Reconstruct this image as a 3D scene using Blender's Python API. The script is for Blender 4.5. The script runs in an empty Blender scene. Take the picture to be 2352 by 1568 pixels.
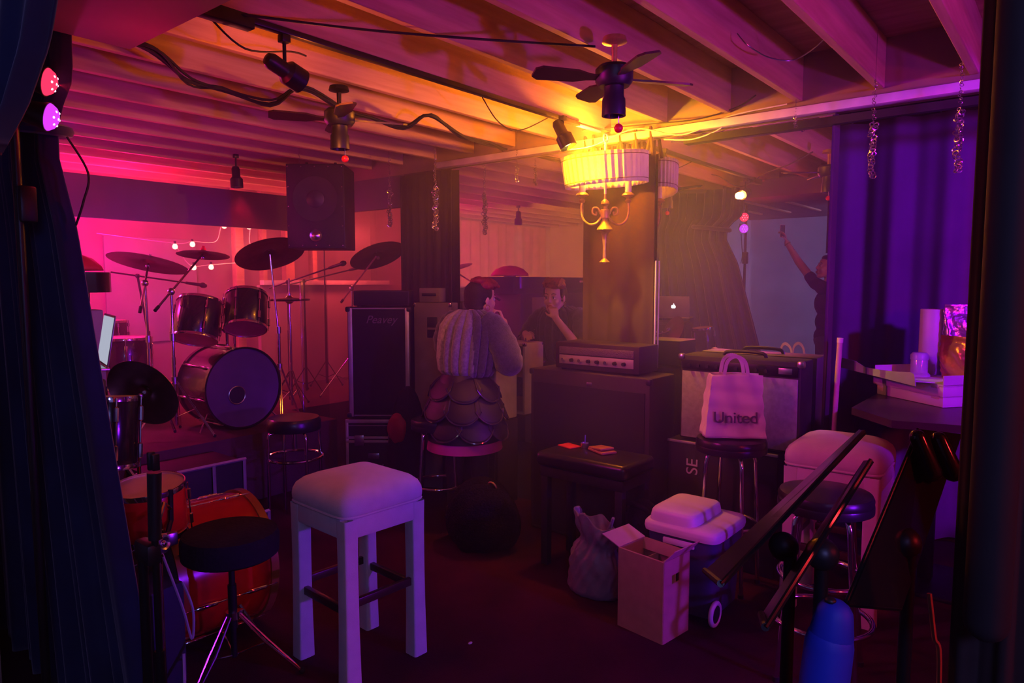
import bpy, bmesh, math, random
from mathutils import Vector, Matrix, Euler
random.seed(7)
C = bpy.context.scene.collection
S = bpy.context.scene
PI = math.pi
R = math.radians

# ---------------------------------------------------------------- camera, world, exposure, large lights
cam_d = bpy.data.cameras.new('camera')
cam = bpy.data.objects.new('camera', cam_d)
C.objects.link(cam)
cam_d.sensor_width = 36.0
cam_d.lens = 1603.0 / 2352.0 * 36.0
cam_d.clip_start = 0.02
HEAD, PITCH = R(50.8), math.atan(134 / 1603)
cam.location = (0, 0, 1.6)
cam.rotation_euler = (PI / 2 - PITCH, 0, -HEAD)
S.camera = cam
w = bpy.data.worlds.new('night')
S.world = w
w.use_nodes = True
w.node_tree.nodes['Background'].inputs[0].default_value = (0.002, 0.001, 0.004, 1)
w.node_tree.nodes['Background'].inputs[1].default_value = 1.0
vs = S.view_settings
vs.view_transform = 'Standard'
vs.look = 'None'
vs.exposure = 0.0
vs.gamma = 1.0
vs.use_curve_mapping = False
cy = S.cycles
cy.use_denoising = True
cy.max_bounces = 6
cy.diffuse_bounces = 2
cy.glossy_bounces = 4
cy.adaptive_threshold = 0.03
cy.transmission_bounces = 5
cy.transparent_max_bounces = 8
cy.volume_bounces = 0
cy.volume_step_rate = 1.0
cy.volume_max_steps = 10
cy.caustics_reflective = True
cy.caustics_refractive = False
cy.use_light_tree = False
cy.sample_clamp_indirect = 4.0
cy.sample_clamp_direct = 0.0
cy.blur_glossy = 0.5


def light(name, kind, loc, color, power, aim=None, size=0.05, angle=90, blend=0.5, parent=None):
    d = bpy.data.lights.new(name, kind)
    d.color = color
    d.energy = power
    o = bpy.data.objects.new(name, d)
    C.objects.link(o)
    o.location = loc
    if kind == 'SPOT':
        d.spot_size = R(angle)
        d.spot_blend = blend
    if kind == 'AREA':
        d.size = size
    else:
        d.shadow_soft_size = size
    if aim is not None:
        o.rotation_euler = (Vector(aim) - Vector(loc)).to_track_quat('-Z', 'Y').to_euler()
    if parent is not None:
        o.parent = parent
        o.matrix_parent_inverse = parent.matrix_world.inverted()
    return o


# unseen lights: lamps inferred from the light they cast, plus added fills
light('violet_par', 'SPOT', (2.3, -1.7, 2.4), (0.24, 0.0, 1.0), 330, aim=(4.7, 0.55, 1.6), size=0.08, angle=52, blend=0.5)
light('violet_par_low', 'SPOT', (2.5, -1.7, 1.05), (0.22, 0.01, 1.0), 240, aim=(2.0, 2.3, 0.6), size=0.08, angle=52, blend=0.7)
light('violet_stage_spot', 'SPOT', (2.3, -1.5, 2.4), (0.22, 0.01, 1.0), 300, aim=(2.6, 4.9, 0.9), size=0.06, angle=30, blend=0.6)
light('violet_uplight', 'SPOT', (2.2, -1.9, 1.2), (0.34, 0.01, 0.9), 230, aim=(3.0, 1.4, 2.8), size=0.08, angle=70, blend=0.8)
light('red_fill', 'POINT', (1.5, -1.8, 1.9), (1.0, 0.03, 0.04), 55, size=0.12)  # added fill without a lamp, reddens floor, ceiling and cabinet fronts
light('amber_bounce_fill', 'SPOT', (2.0, -1.7, 1.2), (1.0, 0.08, 0.04), 50, aim=(3.0, 0.9, 2.85), size=0.08, angle=64, blend=0.8)  # added fill imitating orange bounce on the ceiling boards
light('ceiling_red_fill', 'SPOT', (1.9, 3.9, 0.9), (0.8, 0.02, 0.22), 40, aim=(2.2, 3.9, 2.8), size=0.1, angle=95, blend=0.8)  # added upward fill, gives the left joists a plum tone
light('back_room_lamp', 'POINT', (-0.5, -1.0, 2.1), (0.30, 0.28, 1.0), 60, size=0.25)
light('back_room_spot', 'SPOT', (-0.6, 1.2, 2.4), (0.50, 0.36, 0.85), 260, aim=(-3.2, 2.9, 1.2), size=0.15, angle=85, blend=0.7)
light('pink_par', 'SPOT', (1.3, -0.2, 2.5), (1.0, 0.16, 0.30), 8, aim=(3.2, 1.3, 0.5), size=0.06, angle=62, blend=0.8)
light('stage_red', 'POINT', (2.6, 6.3, 2.3), (1.0, 0.005, 0.14), 62, size=0.15)
light('stage_pink', 'POINT', (1.75, 6.2, 1.9), (1.0, 0.01, 0.36), 95, size=0.15)
light('stage_amber', 'POINT', (4.9, 6.2, 2.1), (1.0, 0.07, 0.07), 42, size=0.15)
light('corner_amber', 'SPOT', (0.4, 5.2, 2.5), (1.0, 0.34, 0.045), 1300, aim=(-0.4, 7.2, 1.9), size=0.06, angle=120, blend=0.6)

# ---------------------------------------------------------------- materials
_m = {}


def mat(name, col, rough=0.6, metal=0.0, var=0.15, scale=8.0, bump=0.0, bscale=60.0, stretch=(1, 1, 1), coat=0.0, sheen=0.0, emit=None, estr=0.0, spec=0.5, col2=None, trans=0.0):
    if name in _m:
        return _m[name]
    m = bpy.data.materials.new(name)
    m.use_nodes = True
    nt = m.node_tree
    b = nt.nodes['Principled BSDF']
    b.inputs['Roughness'].default_value = rough
    b.inputs['Metallic'].default_value = metal
    b.inputs['Coat Weight'].default_value = coat
    b.inputs['Sheen Weight'].default_value = sheen
    b.inputs['Specular IOR Level'].default_value = spec
    b.inputs['Transmission Weight'].default_value = trans
    tc = nt.nodes.new('ShaderNodeTexCoord')
    mp = nt.nodes.new('ShaderNodeMapping')
    mp.inputs['Scale'].default_value = stretch
    nt.links.new(tc.outputs['Object'], mp.inputs[0])
    nz = nt.nodes.new('ShaderNodeTexNoise')
    nz.inputs['Scale'].default_value = scale
    nz.inputs['Detail'].default_value = 4
    nt.links.new(mp.outputs[0], nz.inputs['Vector'])
    rp = nt.nodes.new('ShaderNodeValToRGB')
    rp.color_ramp.elements[0].position = 0.3
    rp.color_ramp.elements[1].position = 0.7
    c2 = col2 if col2 else tuple(min(1, c * (1 + var)) for c in col)
    c1 = col if col2 else tuple(c * (1 - var) for c in col)
    rp.color_ramp.elements[0].color = (*c1, 1)
    rp.color_ramp.elements[1].color = (*c2, 1)
    nt.links.new(nz.outputs['Fac'], rp.inputs[0])
    nt.links.new(rp.outputs[0], b.inputs['Base Color'])
    if bump > 0:
        n2 = nt.nodes.new('ShaderNodeTexNoise')
        n2.inputs['Scale'].default_value = bscale
        nt.links.new(mp.outputs[0], n2.inputs['Vector'])
        bp = nt.nodes.new('ShaderNodeBump')
        bp.inputs['Strength'].default_value = bump
        bp.inputs['Distance'].default_value = 0.01
        nt.links.new(n2.outputs['Fac'], bp.inputs['Height'])
        nt.links.new(bp.outputs[0], b.inputs['Normal'])
    if emit:
        b.inputs['Emission Color'].default_value = (*emit, 1)
        b.inputs['Emission Strength'].default_value = estr
    _m[name] = m
    return m


pine = mat('pine', (0.62, 0.42, 0.24), 0.65, scale=5, stretch=(0.5, 6, 6), col2=(0.46, 0.29, 0.15), bump=0.12, bscale=30)
ply = mat('plywood', (0.50, 0.33, 0.18), 0.7, scale=4, stretch=(6, 0.6, 1), col2=(0.36, 0.22, 0.11), bump=0.08)
whitewood = mat('white_painted_wood', (0.72, 0.68, 0.62), 0.55, scale=9)
carpet = mat('wine_carpet', (0.036, 0.003, 0.016), 0.95, scale=3, col2=(0.060, 0.005, 0.026), bump=0.4, bscale=220, spec=0.15)
stagefloor = mat('stage_carpet', (0.10, 0.045, 0.05), 0.9, scale=5, bump=0.3, bscale=180, spec=0.2)
blackpaint = mat('black_paint', (0.012, 0.011, 0.013), 0.7)
darkwall = mat('dark_wall', (0.10, 0.075, 0.075), 0.85, scale=4)
brownwall = mat('brown_panel_wall', (0.30, 0.20, 0.15), 0.75, scale=3, bump=0.05)
greywall = mat('grey_wall', (0.42, 0.41, 0.45), 0.85, scale=2)
stagewall = mat('stage_wall', (0.42, 0.30, 0.30), 0.85, scale=2)
greyboard = mat('grey_board', (0.16, 0.13, 0.16), 0.8, scale=3)
tolex = mat('black_tolex', (0.022, 0.020, 0.022), 0.55, bump=0.25, bscale=350)
browntolex = mat('brown_black_tolex', (0.030, 0.018, 0.018), 0.6, bump=0.2, bscale=300)
grille = mat('black_grille_cloth', (0.012, 0.009, 0.010), 0.85, bump=0.3, bscale=500)
greygrille = mat('silver_grille_cloth', (0.30, 0.27, 0.29), 0.8, scale=40, bump=0.3, bscale=400)
greytolex = mat('grey_tolex', (0.20, 0.17, 0.15), 0.6, bump=0.2, bscale=300)
cream = mat('cream_tolex', (0.78, 0.66, 0.48), 0.5, bump=0.12, bscale=300)
blackmetal = mat('black_metal', (0.014, 0.014, 0.016), 0.38, metal=0.3)
blackplastic = mat('black_plastic', (0.016, 0.016, 0.018), 0.42)
rubber = mat('black_rubber', (0.012, 0.012, 0.012), 0.8)
chrome = mat('chrome', (0.86, 0.86, 0.88), 0.10, metal=1.0, var=0.03)
steel = mat('brushed_steel', (0.55, 0.54, 0.56), 0.28, metal=1.0, var=0.08)
alu = mat('aluminium_trim', (0.55, 0.50, 0.50), 0.45, metal=0.6)
gold = mat('antique_gold', (0.62, 0.42, 0.18), 0.42, metal=0.7, scale=30, col2=(0.42, 0.26, 0.12))
candle = mat('ivory_candle_sleeve', (0.82, 0.74, 0.60), 0.5)
shadecloth = mat('pleated_shade_cloth', (0.86, 0.80, 0.66), 0.75, spec=0.2)
shadetrim = mat('shade_trim_dark', (0.20, 0.07, 0.05), 0.7)
slip = mat('off_white_slipcover', (0.62, 0.58, 0.58), 0.85, scale=14, var=0.06, bump=0.15, bscale=260, sheen=0.2, spec=0.2)
darkwood = mat('dark_stained_wood', (0.055, 0.026, 0.018), 0.32, scale=8, stretch=(1, 8, 8))
vinyl = mat('black_vinyl', (0.020, 0.017, 0.018), 0.30)
redlac = mat('red_lacquer', (0.52, 0.012, 0.010), 0.18, coat=0.6, scale=5, var=0.2)
darkgreen = mat('dark_drum_wrap', (0.020, 0.024, 0.018), 0.25, coat=0.5)
head_clear = mat('red_tinted_drum_head', (0.60, 0.10, 0.12), 0.4)
head_white = mat('coated_drum_head', (0.50, 0.40, 0.40), 0.6)
head_dark = mat('dark_front_head', (0.085, 0.045, 0.11), 0.5)
bronze = mat('dark_bronze', (0.16, 0.085, 0.055), 0.34, metal=0.85, scale=20)
hoopwood = mat('bass_drum_hoop', (0.36, 0.10, 0.03), 0.25, coat=0.5)
cardboard = mat('cardboard', (0.42, 0.28, 0.20), 0.85, scale=18, var=0.08, bump=0.05)
cardin = mat('cardboard_liner', (0.56, 0.40, 0.30), 0.85, scale=18, var=0.06)
whiteplastic = mat('white_plastic', (0.80, 0.78, 0.78), 0.42, var=0.03)
blueplastic = mat('slate_blue_plastic', (0.055, 0.065, 0.13), 0.45)
paper = mat('white_kraft_paper', (0.66, 0.62, 0.62), 0.75, scale=10, var=0.08, bump=0.1, bscale=20)
kraft = mat('brown_kraft_paper', (0.45, 0.28, 0.16), 0.8)
pizzabox = mat('white_pizza_board', (0.76, 0.74, 0.76), 0.65, var=0.05)
pizzaback = mat('grey_pizza_board_back', (0.40, 0.46, 0.50), 0.7)
polybag = mat('grey_plastic_sack', (0.24, 0.21, 0.27), 0.38, scale=6, bump=0.5, bscale=24)
foil = mat('shiny_snack_foil', (0.55, 0.48, 0.55), 0.22, metal=0.75, bump=0.5, bscale=30)
foilred = mat('orange_red_foil', (0.60, 0.20, 0.12), 0.28, metal=0.5, bump=0.5, bscale=30)
silverfoil = mat('silver_garland', (0.72, 0.70, 0.72), 0.22, metal=0.95)
navy = mat('navy_velvet', (0.018, 0.028, 0.075), 0.9, scale=5, var=0.25, sheen=0.4, spec=0.15)
plum = mat('purple_drape', (0.20, 0.13, 0.24), 0.85, scale=3, var=0.12, sheen=0.2, spec=0.2)
browndrape = mat('brown_drape', (0.070, 0.040, 0.030), 0.85, scale=3, var=0.12, spec=0.2)
blackdrape = mat('black_drape', (0.040, 0.028, 0.028), 0.85, var=0.2, spec=0.25)
orangedrape = mat('tan_drape', (0.48, 0.26, 0.16), 0.85, spec=0.2)
skin = mat('skin', (0.66, 0.40, 0.30), 0.5, scale=20, var=0.05)
skin2 = mat('pale_skin', (0.74, 0.54, 0.46), 0.5, scale=20, var=0.05)
lipred = mat('lip', (0.40, 0.06, 0.07), 0.4)
hairdark = mat('dark_hair', (0.030, 0.014, 0.012), 0.5, scale=40, stretch=(1, 1, 5), bump=0.6, bscale=80)
hairred = mat('red_hair', (0.22, 0.008, 0.030), 0.5, scale=30, var=0.4, bump=0.6, bscale=80)
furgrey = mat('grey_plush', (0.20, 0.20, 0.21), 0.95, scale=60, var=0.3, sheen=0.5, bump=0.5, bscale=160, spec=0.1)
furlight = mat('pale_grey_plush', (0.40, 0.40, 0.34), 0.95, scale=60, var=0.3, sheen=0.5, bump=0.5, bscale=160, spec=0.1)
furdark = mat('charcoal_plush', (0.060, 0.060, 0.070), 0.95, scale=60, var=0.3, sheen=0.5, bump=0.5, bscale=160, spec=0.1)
skirtblack = mat('black_satin', (0.020, 0.014, 0.016), 0.5)
skirtedge = mat('black_patent_edge', (0.05, 0.04, 0.045), 0.12, coat=1.0)
magenta = mat('magenta_lining', (0.60, 0.05, 0.30), 0.6)
stocking = mat('black_stocking', (0.030, 0.022, 0.026), 0.6)
blackcloth = mat('black_cloth', (0.022, 0.018, 0.024), 0.95, bump=0.4, bscale=60, spec=0.1)
redcard = mat('red_card', (0.75, 0.05, 0.05), 0.5)
wallet = mat('tan_leather', (0.42, 0.16, 0.08), 0.5)
whitepaint = mat('white_lettering', (0.60, 0.56, 0.58), 0.6)
greyletter = mat('grey_lettering', (0.16, 0.13, 0.14), 0.5)
ink = mat('dark_ink', (0.10, 0.08, 0.14), 0.7)
bluecloth = mat('blue_padding', (0.010, 0.035, 0.55), 0.6)
toptable = mat('black_table_laminate', (0.055, 0.035, 0.035), 0.35)
pinkwood = mat('pale_broom_handle', (0.62, 0.42, 0.36), 0.5)
blackgloss = mat('black_gloss_lacquer', (0.014, 0.011, 0.012), 0.16, spec=0.6)


def emis(name, col, s):
    m = bpy.data.materials.new(name)
    m.use_nodes = True
    nt = m.node_tree
    nt.nodes.remove(nt.nodes['Principled BSDF'])
    e = nt.nodes.new('ShaderNodeEmission')
    e.inputs[0].default_value = (*col, 1)
    e.inputs[1].default_value = s
    nt.links.new(e.outputs[0], nt.nodes['Material Output'].inputs[0])
    return m


em_red = emis('red_led_lens', (1.0, 0.03, 0.10), 1.5)
em_purple = emis('purple_led_lens', (0.65, 0.04, 1.0), 1.3)
em_white = emis('clear_led', (1.0, 0.6, 0.75), 1.6)
em_yellow = emis('hot_yellow_bulb', (1.0, 0.72, 0.12), 14.0)
em_orange = emis('hot_orange_bulb', (1.0, 0.40, 0.05), 12.0)
em_spotred = emis('red_bulb', (1.0, 0.05, 0.05), 3.0)
em_warm = emis('warm_white_bulb', (1.0, 0.82, 0.6), 5.0)
em_string = emis('string_bulb', (1.0, 0.30, 0.22), 5.0)
em_screen = emis('laptop_screen', (0.75, 0.8, 1.0), 0.55)
em_logo = emis('glowing_logo', (0.9, 0.95, 1.0), 3.0)
em_violetled = emis('violet_panel_led', (0.35, 0.15, 1.0), 3.0)
em_pilot = emis('red_pilot_light', (1.0, 0.05, 0.05), 3.0)

mirror_m = bpy.data.materials.new('mirror_glass')
mirror_m.use_nodes = True
b = mirror_m.node_tree.nodes['Principled BSDF']
b.inputs['Base Color'].default_value = (0.86, 0.86, 0.86, 1)
b.inputs['Metallic'].default_value = 1.0
b.inputs['Roughness'].default_value = 0.0

acrylic = bpy.data.materials.new('clear_acrylic')
acrylic.use_nodes = True
nt = acrylic.node_tree
nt.nodes.remove(nt.nodes['Principled BSDF'])
tr = nt.nodes.new('ShaderNodeBsdfTransparent')
tr.inputs[0].default_value = (0.90, 0.90, 0.92, 1)
gl = nt.nodes.new('ShaderNodeBsdfGlossy')
gl.inputs['Roughness'].default_value = 0.12
mx = nt.nodes.new('ShaderNodeMixShader')
mx.inputs[0].default_value = 0.08
nt.links.new(tr.outputs[0], mx.inputs[1])
nt.links.new(gl.outputs[0], mx.inputs[2])
nt.links.new(mx.outputs[0], nt.nodes['Material Output'].inputs[0])


# ---------------------------------------------------------------- mesh helpers
def frame_of(d):
    d = Vector(d).normalized()
    a = Vector((0, 0, 1)) if abs(d.z) < 0.9 else Vector((1, 0, 0))
    u = d.cross(a).normalized()
    return u, d.cross(u).normalized()


class MB:
    def __init__(s):
        s.v = []
        s.f = []

    def add(s, vs, fs, M=None):
        o = len(s.v)
        s.v += [tuple(M @ Vector(p)) if M is not None else tuple(p) for p in vs]
        s.f += [tuple(i + o for i in f) for f in fs]
        return s

    def box(s, c, size, bev=0.0, rot=(0, 0, 0), seg=2):
        bm = bmesh.new()
        bmesh.ops.create_cube(bm, size=1)
        bmesh.ops.scale(bm, vec=size, verts=bm.verts)
        if bev > 0:
            bmesh.ops.bevel(bm, geom=bm.edges[:], offset=min(bev, min(size) * 0.49), segments=seg, profile=0.5, affect='EDGES')
        bm.verts.index_update()
        M = Matrix.Translation(Vector(c)) @ Euler(rot).to_matrix().to_4x4()
        s.add([v.co.copy() for v in bm.verts], [[v.index for v in f.verts] for f in bm.faces], M)
        bm.free()
        return s

    def tube(s, pts, r, n=8, closed=False, cap=True):
        pts = [Vector(p) for p in pts]
        rs = r if isinstance(r, (list, tuple)) else [r] * len(pts)
        L = len(pts)
        o = len(s.v)
        prev = None
        for i, p in enumerate(pts):
            if closed:
                d = pts[(i + 1) % L] - pts[i - 1]
            else:
                d = pts[min(i + 1, L - 1)] - pts[max(i - 1, 0)]
            if d.length < 1e-9:
                d = Vector((0, 0, 1))
            d.normalize()
            if prev is None:
                u, v = frame_of(d)
            else:
                u = prev - d * prev.dot(d)
                if u.length < 1e-6:
                    u, _ = frame_of(d)
                u.normalize()
                v = d.cross(u)
            prev = u
            for k in range(n):
                a = 2 * PI * k / n
                s.v.append(tuple(p + (u * math.cos(a) + v * math.sin(a)) * rs[i]))
        m = L if closed else L - 1
        for i in range(m):
            a, b2 = o + i * n, o + ((i + 1) % L) * n
            for k in range(n):
                k2 = (k + 1) % n
                s.f.append((a + k, a + k2, b2 + k2, b2 + k))
        if cap and not closed:
            s.f.append(tuple(o + k for k in range(n))[::-1])
            s.f.append(tuple(o + (L - 1) * n + k for k in range(n)))
        return s

    def cyl(s, p0, p1, r0, r1=None, n=16):
        return s.tube([p0, p1], [r0, r0 if r1 is None else r1], n)

    def lathe(s, prof, n=24, M=None, cap=True):
        vs, fs = [], []
        L = len(prof)
        for r, z in prof:
            for k in range(n):
                a = 2 * PI * k / n
                vs.append((r * math.cos(a), r * math.sin(a), z))
        for i in range(L - 1):
            for k in range(n):
                k2 = (k + 1) % n
                fs.append((i * n + k, i * n + k2, (i + 1) * n + k2, (i + 1) * n + k))
        if cap:
            if prof[0][0] > 1e-5:
                fs.append(tuple(range(n))[::-1])
            if prof[-1][0] > 1e-5:
                fs.append(tuple((L - 1) * n + k for k in range(n)))
        return s.add(vs, fs, M)

    def ell(s, c, r, n=16, m=10, M=None):
        prof = []
        vs, fs = [], []
        r = (r, r, r) if isinstance(r, (int, float)) else r
        for i in range(1, m):
            t = PI * i / m
            for k in range(n):
                a = 2 * PI * k / n
                vs.append((r[0] * math.sin(t) * math.cos(a), r[1] * math.sin(t) * math.sin(a), r[2] * math.cos(t)))
        for i in range(m - 2):
            for k in range(n):
                k2 = (k + 1) % n
                fs.append((i * n + k, (i + 1) * n + k, (i + 1) * n + k2, i * n + k2))
        vs += [(0, 0, r[2]), (0, 0, -r[2])]
        t, bq = len(vs) - 2, len(vs) - 1
        for k in range(n):
            k2 = (k + 1) % n
            fs.append((t, k, k2))
            fs.append((bq, (m - 2) * n + k2, (m - 2) * n + k))
        T = Matrix.Translation(Vector(c))
        return s.add(vs, fs, T @ M if M is not None else T)

    def cap(s, p0, p1, r0, r1=None, n=12):
        r1 = r0 if r1 is None else r1
        p0, p1 = Vector(p0), Vector(p1)
        d = p1 - p0
        if d.length < 1e-6:
            return s.ell(p0, r0, n, 8)
        d.normalize()
        pts, rs = [], []
        for i in range(0, 5):
            t = PI / 2 * i / 4
            pts.append(p0 - d * r0 * math.cos(t))
            rs.append(max(1e-4, r0 * math.sin(t)))
        for i in range(0, 5):
            t = PI / 2 * i / 4
            pts.append(p1 + d * r1 * math.sin(t))
            rs.append(max(1e-4, r1 * math.cos(t)))
        return s.tube(pts, rs, n)

    def ring(s, c, Rr, r, n=32, k=8, M=None, a0=0.0, a1=2 * PI):
        full = abs(a1 - a0 - 2 * PI) < 1e-6
        m = n if full else n + 1
        pts = []
        for i in range(m):
            a = a0 + (a1 - a0) * i / n
            p = Vector((Rr * math.cos(a), Rr * math.sin(a), 0))
            if M is not None:
                p = M @ p
            pts.append(Vector(c) + p)
        return s.tube(pts, r, k, closed=full)

    def grid(s, fn, nu, nv, closed_u=False):
        o = len(s.v)
        mu = nu if closed_u else nu + 1
        for j in range(nv + 1):
            for i in range(mu):
                s.v.append(tuple(fn(i / nu, j / nv)))
        for j in range(nv):
            for i in range(nu):
                a = o + j * mu + i
                b2 = o + j * mu + (i + 1) % mu
                s.f.append((a, b2, b2 + mu, a + mu))
        return s

    def prism(s, poly, z0, z1, M=None):
        n = len(poly)
        vs = [(x, y, z0) for x, y in poly] + [(x, y, z1) for x, y in poly]
        fs = [tuple(range(n))[::-1], tuple(range(n, 2 * n))]
        for k in range(n):
            k2 = (k + 1) % n
            fs.append((k, k2, n + k2, n + k))
        return s.add(vs, fs, M)

    def quadplate(s, p, t):
        p = [Vector(q) for q in p]
        nrm = (p[1] - p[0]).cross(p[3] - p[0]).normalized() * t
        vs = p + [q + nrm for q in p]
        return s.add(vs, [(3, 2, 1, 0), (4, 5, 6, 7), (0, 1, 5, 4), (1, 2, 6, 5), (2, 3, 7, 6), (3, 0, 4, 7)])

    def mesh(s, name, smooth=40):
        me = bpy.data.meshes.new(name)
        me.from_pydata(s.v, [], s.f)
        me.update()
        bm = bmesh.new()
        bm.from_mesh(me)
        bmesh.ops.recalc_face_normals(bm, faces=bm.faces)
        bm.to_mesh(me)
        bm.free()
        if smooth:
            me.polygons.foreach_set('use_smooth', [True] * len(me.polygons))
            me.set_sharp_from_angle(angle=R(smooth))
        return me

    def build(s, name, m, parent=None, loc=(0, 0, 0), rot=(0, 0, 0), smooth=40, label=None, solid=0.0, subd=0):
        o = bpy.data.objects.new(name, s.mesh(name, smooth))
        C.objects.link(o)
        for q in (m if isinstance(m, (list, tuple)) else [m]):
            o.data.materials.append(q)
        o.location = loc
        o.rotation_euler = rot
        if parent is not None:
            o.parent = parent
        if label:
            o['label'] = label
        if solid:
            md = o.modifiers.new('thick', 'SOLIDIFY')
            md.thickness = solid
            md.offset = 0
        if subd:
            md = o.modifiers.new('sub', 'SUBSURF')
            md.levels = md.render_levels = subd
        return o


def tag(o, label, cat, group=None, kind=None):
    o['label'] = label
    o['category'] = cat
    if group:
        o['group'] = group
    if kind:
        o['kind'] = kind
    return o


def thing(name, label, cat, loc=(0, 0, 0), rz=0.0, group=None):
    o = bpy.data.objects.new(name, None)
    C.objects.link(o)
    o.empty_display_size = 0.05
    o.location = loc
    o.rotation_euler = (0, 0, rz)
    tag(o, label, cat, group)
    bpy.context.view_layer.update()
    return o


def struct(o):
    o['kind'] = 'structure'
    return o


def dup(root, loc, rz=None, label=None, scale=None):
    r = root.copy()
    C.objects.link(r)
    r.location = loc
    if rz is not None:
        r.rotation_euler = (0, 0, rz)
    if label:
        r['label'] = label
    if scale:
        r.scale = (scale,) * 3
    for ch in list(root.children):
        c = ch.copy()
        C.objects.link(c)
        c.parent = r
        for g in ch.children:
            d = g.copy()
            C.objects.link(d)
            d.parent = c
    return r


def text(body, size, m, parent, loc, rot, name='lettering', ext=0.0012, align='CENTER', xs=1.0, shear=0.0):
    cu = bpy.data.curves.new(name, 'FONT')
    cu.body = body
    cu.size = size
    cu.extrude = ext
    cu.align_x = align
    cu.align_y = 'CENTER'
    cu.shear = shear
    tmp = bpy.data.objects.new('tmp_text', cu)
    C.objects.link(tmp)
    bpy.context.view_layer.update()
    me = bpy.data.meshes.new_from_object(tmp.evaluated_get(bpy.context.evaluated_depsgraph_get()))
    bpy.data.objects.remove(tmp)
    me.name = name
    o = bpy.data.objects.new(name, me)
    C.objects.link(o)
    me.materials.clear()
    me.materials.append(m)
    o.parent = parent
    o.location = loc
    o.rotation_euler = rot
    o.scale = (xs, 1, 1)
    return o


def bez(p0, p1, p2, p3, n=12):
    p0, p1, p2, p3 = map(Vector, (p0, p1, p2, p3))
    out = []
    for i in range(n + 1):
        t = i / n
        out.append(p0 * (1 - t) ** 3 + p1 * 3 * t * (1 - t) ** 2 + p2 * 3 * t * t * (1 - t) + p3 * t ** 3)
    return out


def smooth_path(pts, k=6):
    P = [Vector(p) for p in pts]
    out = []
    for i in range(len(P) - 1):
        a, b2, c, d = P[max(i - 1, 0)], P[i], P[i + 1], P[min(i + 2, len(P) - 1)]
        for j in range(k):
            t = j / k
            out.append(0.5 * ((2 * b2) + (c - a) * t + (2 * a - 5 * b2 + 4 * c - d) * t * t + (3 * b2 - a - 3 * c + d) * t ** 3))
    out.append(P[-1])
    return out


def zdir(d, c=(0, 0, 0)):
    return Matrix.Translation(Vector(c)) @ Vector(d).to_track_quat('Z', 'Y').to_matrix().to_4x4()


def curtain(name, m, a, b2, z0, z1, folds, amp, label, cat='curtain', flare=1.0, seed=1, thick=0.006, shape=None, group=None, parent=None, nu=160, nv=26):
    """hanging cloth from plan point a to plan point b2"""
    rnd = random.Random(seed)
    ph = [rnd.uniform(0, 6.28) for _ in range(4)]
    a, b2 = Vector((*a, 0)), Vector((*b2, 0))
    d = b2 - a
    nrm = Vector((d.y, -d.x, 0)).normalized()

    def fn(u, v):
        z = z1 + (z0 - z1) * v
        uu = u
        if shape:
            uu = shape(u, v)
        p = a + d * uu
        k = (0.55 + 0.45 * v) * amp
        off = math.sin(2 * PI * folds * u + ph[0]) + 0.5 * math.sin(2 * PI * folds * 0.43 * u + ph[1] + v * 0.8) + 0.3 * math.sin(2 * PI * folds * 2.1 * u + ph[2] - v)
        p = p + nrm * off * k
        p.z = z
        return p
    mb = MB().grid(fn, nu, nv)
    o = mb.build(name, m, parent, smooth=70, solid=thick)
    if parent is None:
        tag(o, label, cat, group)
    return o

# ================================================================ the setting
def sbox(name, lo, hi, m, bev=0.0):
    c = [(lo[i] + hi[i]) / 2 for i in range(3)]
    return struct(MB().box((0, 0, 0), [hi[i] - lo[i] for i in range(3)], bev).build(name, m, loc=c))


sbox('floor', (-3.3, -2.4, -0.1), (6.4, 7.7, 0.0), carpet)
sbox('ceiling', (-2.3, -2.3, 2.83), (6.3, 7.6, 2.88), ply)
# joists, sixteen inches apart, running to the mirrored wall
for k in range(-7, 17):
    y = 0.83 + 0.4 * k
    x0 = 0.73 if y < 2.7 else -2.2
    x1 = 4.0 if y < 4.3 else 6.1
    struct(MB().box((0, 0, 0), (x1 - x0, 0.04, 0.25), 0.004, seg=1).build('beam', pine, loc=((x0 + x1) / 2, y + 0.02, 2.705)))
# mirrored wall side
sbox('wall_right', (4.0, 1.06, 0.0), (4.1, 4.42, 2.5), darkwall)
sbox('wall_header', (4.0, -2.3, 2.5), (4.06, 5.85, 2.83), brownwall)
sbox('trim_1', (3.93, -0.6, 2.495), (3.998, 3.97, 2.54), whitewood, 0.004)
sbox('trim_2', (3.955, -0.6, 2.43), (3.998, 1.9, 2.47), blackpaint)
for k, (y0, y1) in enumerate([(2.62, 3.96), (1.07, 2.615)]):
    mo = MB().box((0, 0, 0), (0.012, y1 - y0, 2.05), 0.0).build('wall_mirror', mirror_m, loc=(3.993, (y0 + y1) / 2, 1.46))
    tag(mo, ['tall frameless mirror on the wall reflecting the woman applying lipstick', 'tall frameless mirror right of the brown drape reflecting the far curtain and doorway'][k], 'mirror', 'wall mirrors')
    for zz in (0.15, -0.35, 0.7):
        MB().box((-0.009, -(y1 - y0) / 2 + 0.02 if k == 0 else (y1 - y0) / 2 - 0.02, zz), (0.008, 0.03, 0.014), 0.003).build('clip', steel, mo)
sbox('drape_edge_highlight', (3.960, 2.071, 1.06), (3.972, 2.079, 1.74), whitewood, 0.003)  # white strip added to imitate the lit edge of the brown drape
# alcove behind the mirror's right end
sbox('wall_alcove_back', (5.0, -0.7, 0.0), (5.06, 1.8, 2.83), darkwall)
sbox('wall_alcove_left', (4.1, 1.5, 0.0), (5.0, 1.56, 2.83), darkwall)
sbox('wall_south', (0.7, -2.3, 0.0), (5.0, -2.24, 2.83), darkwall)
sbox('wall_alcove_right', (4.0, -2.24, 0.0), (4.06, -0.6, 2.5), darkwall)
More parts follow.
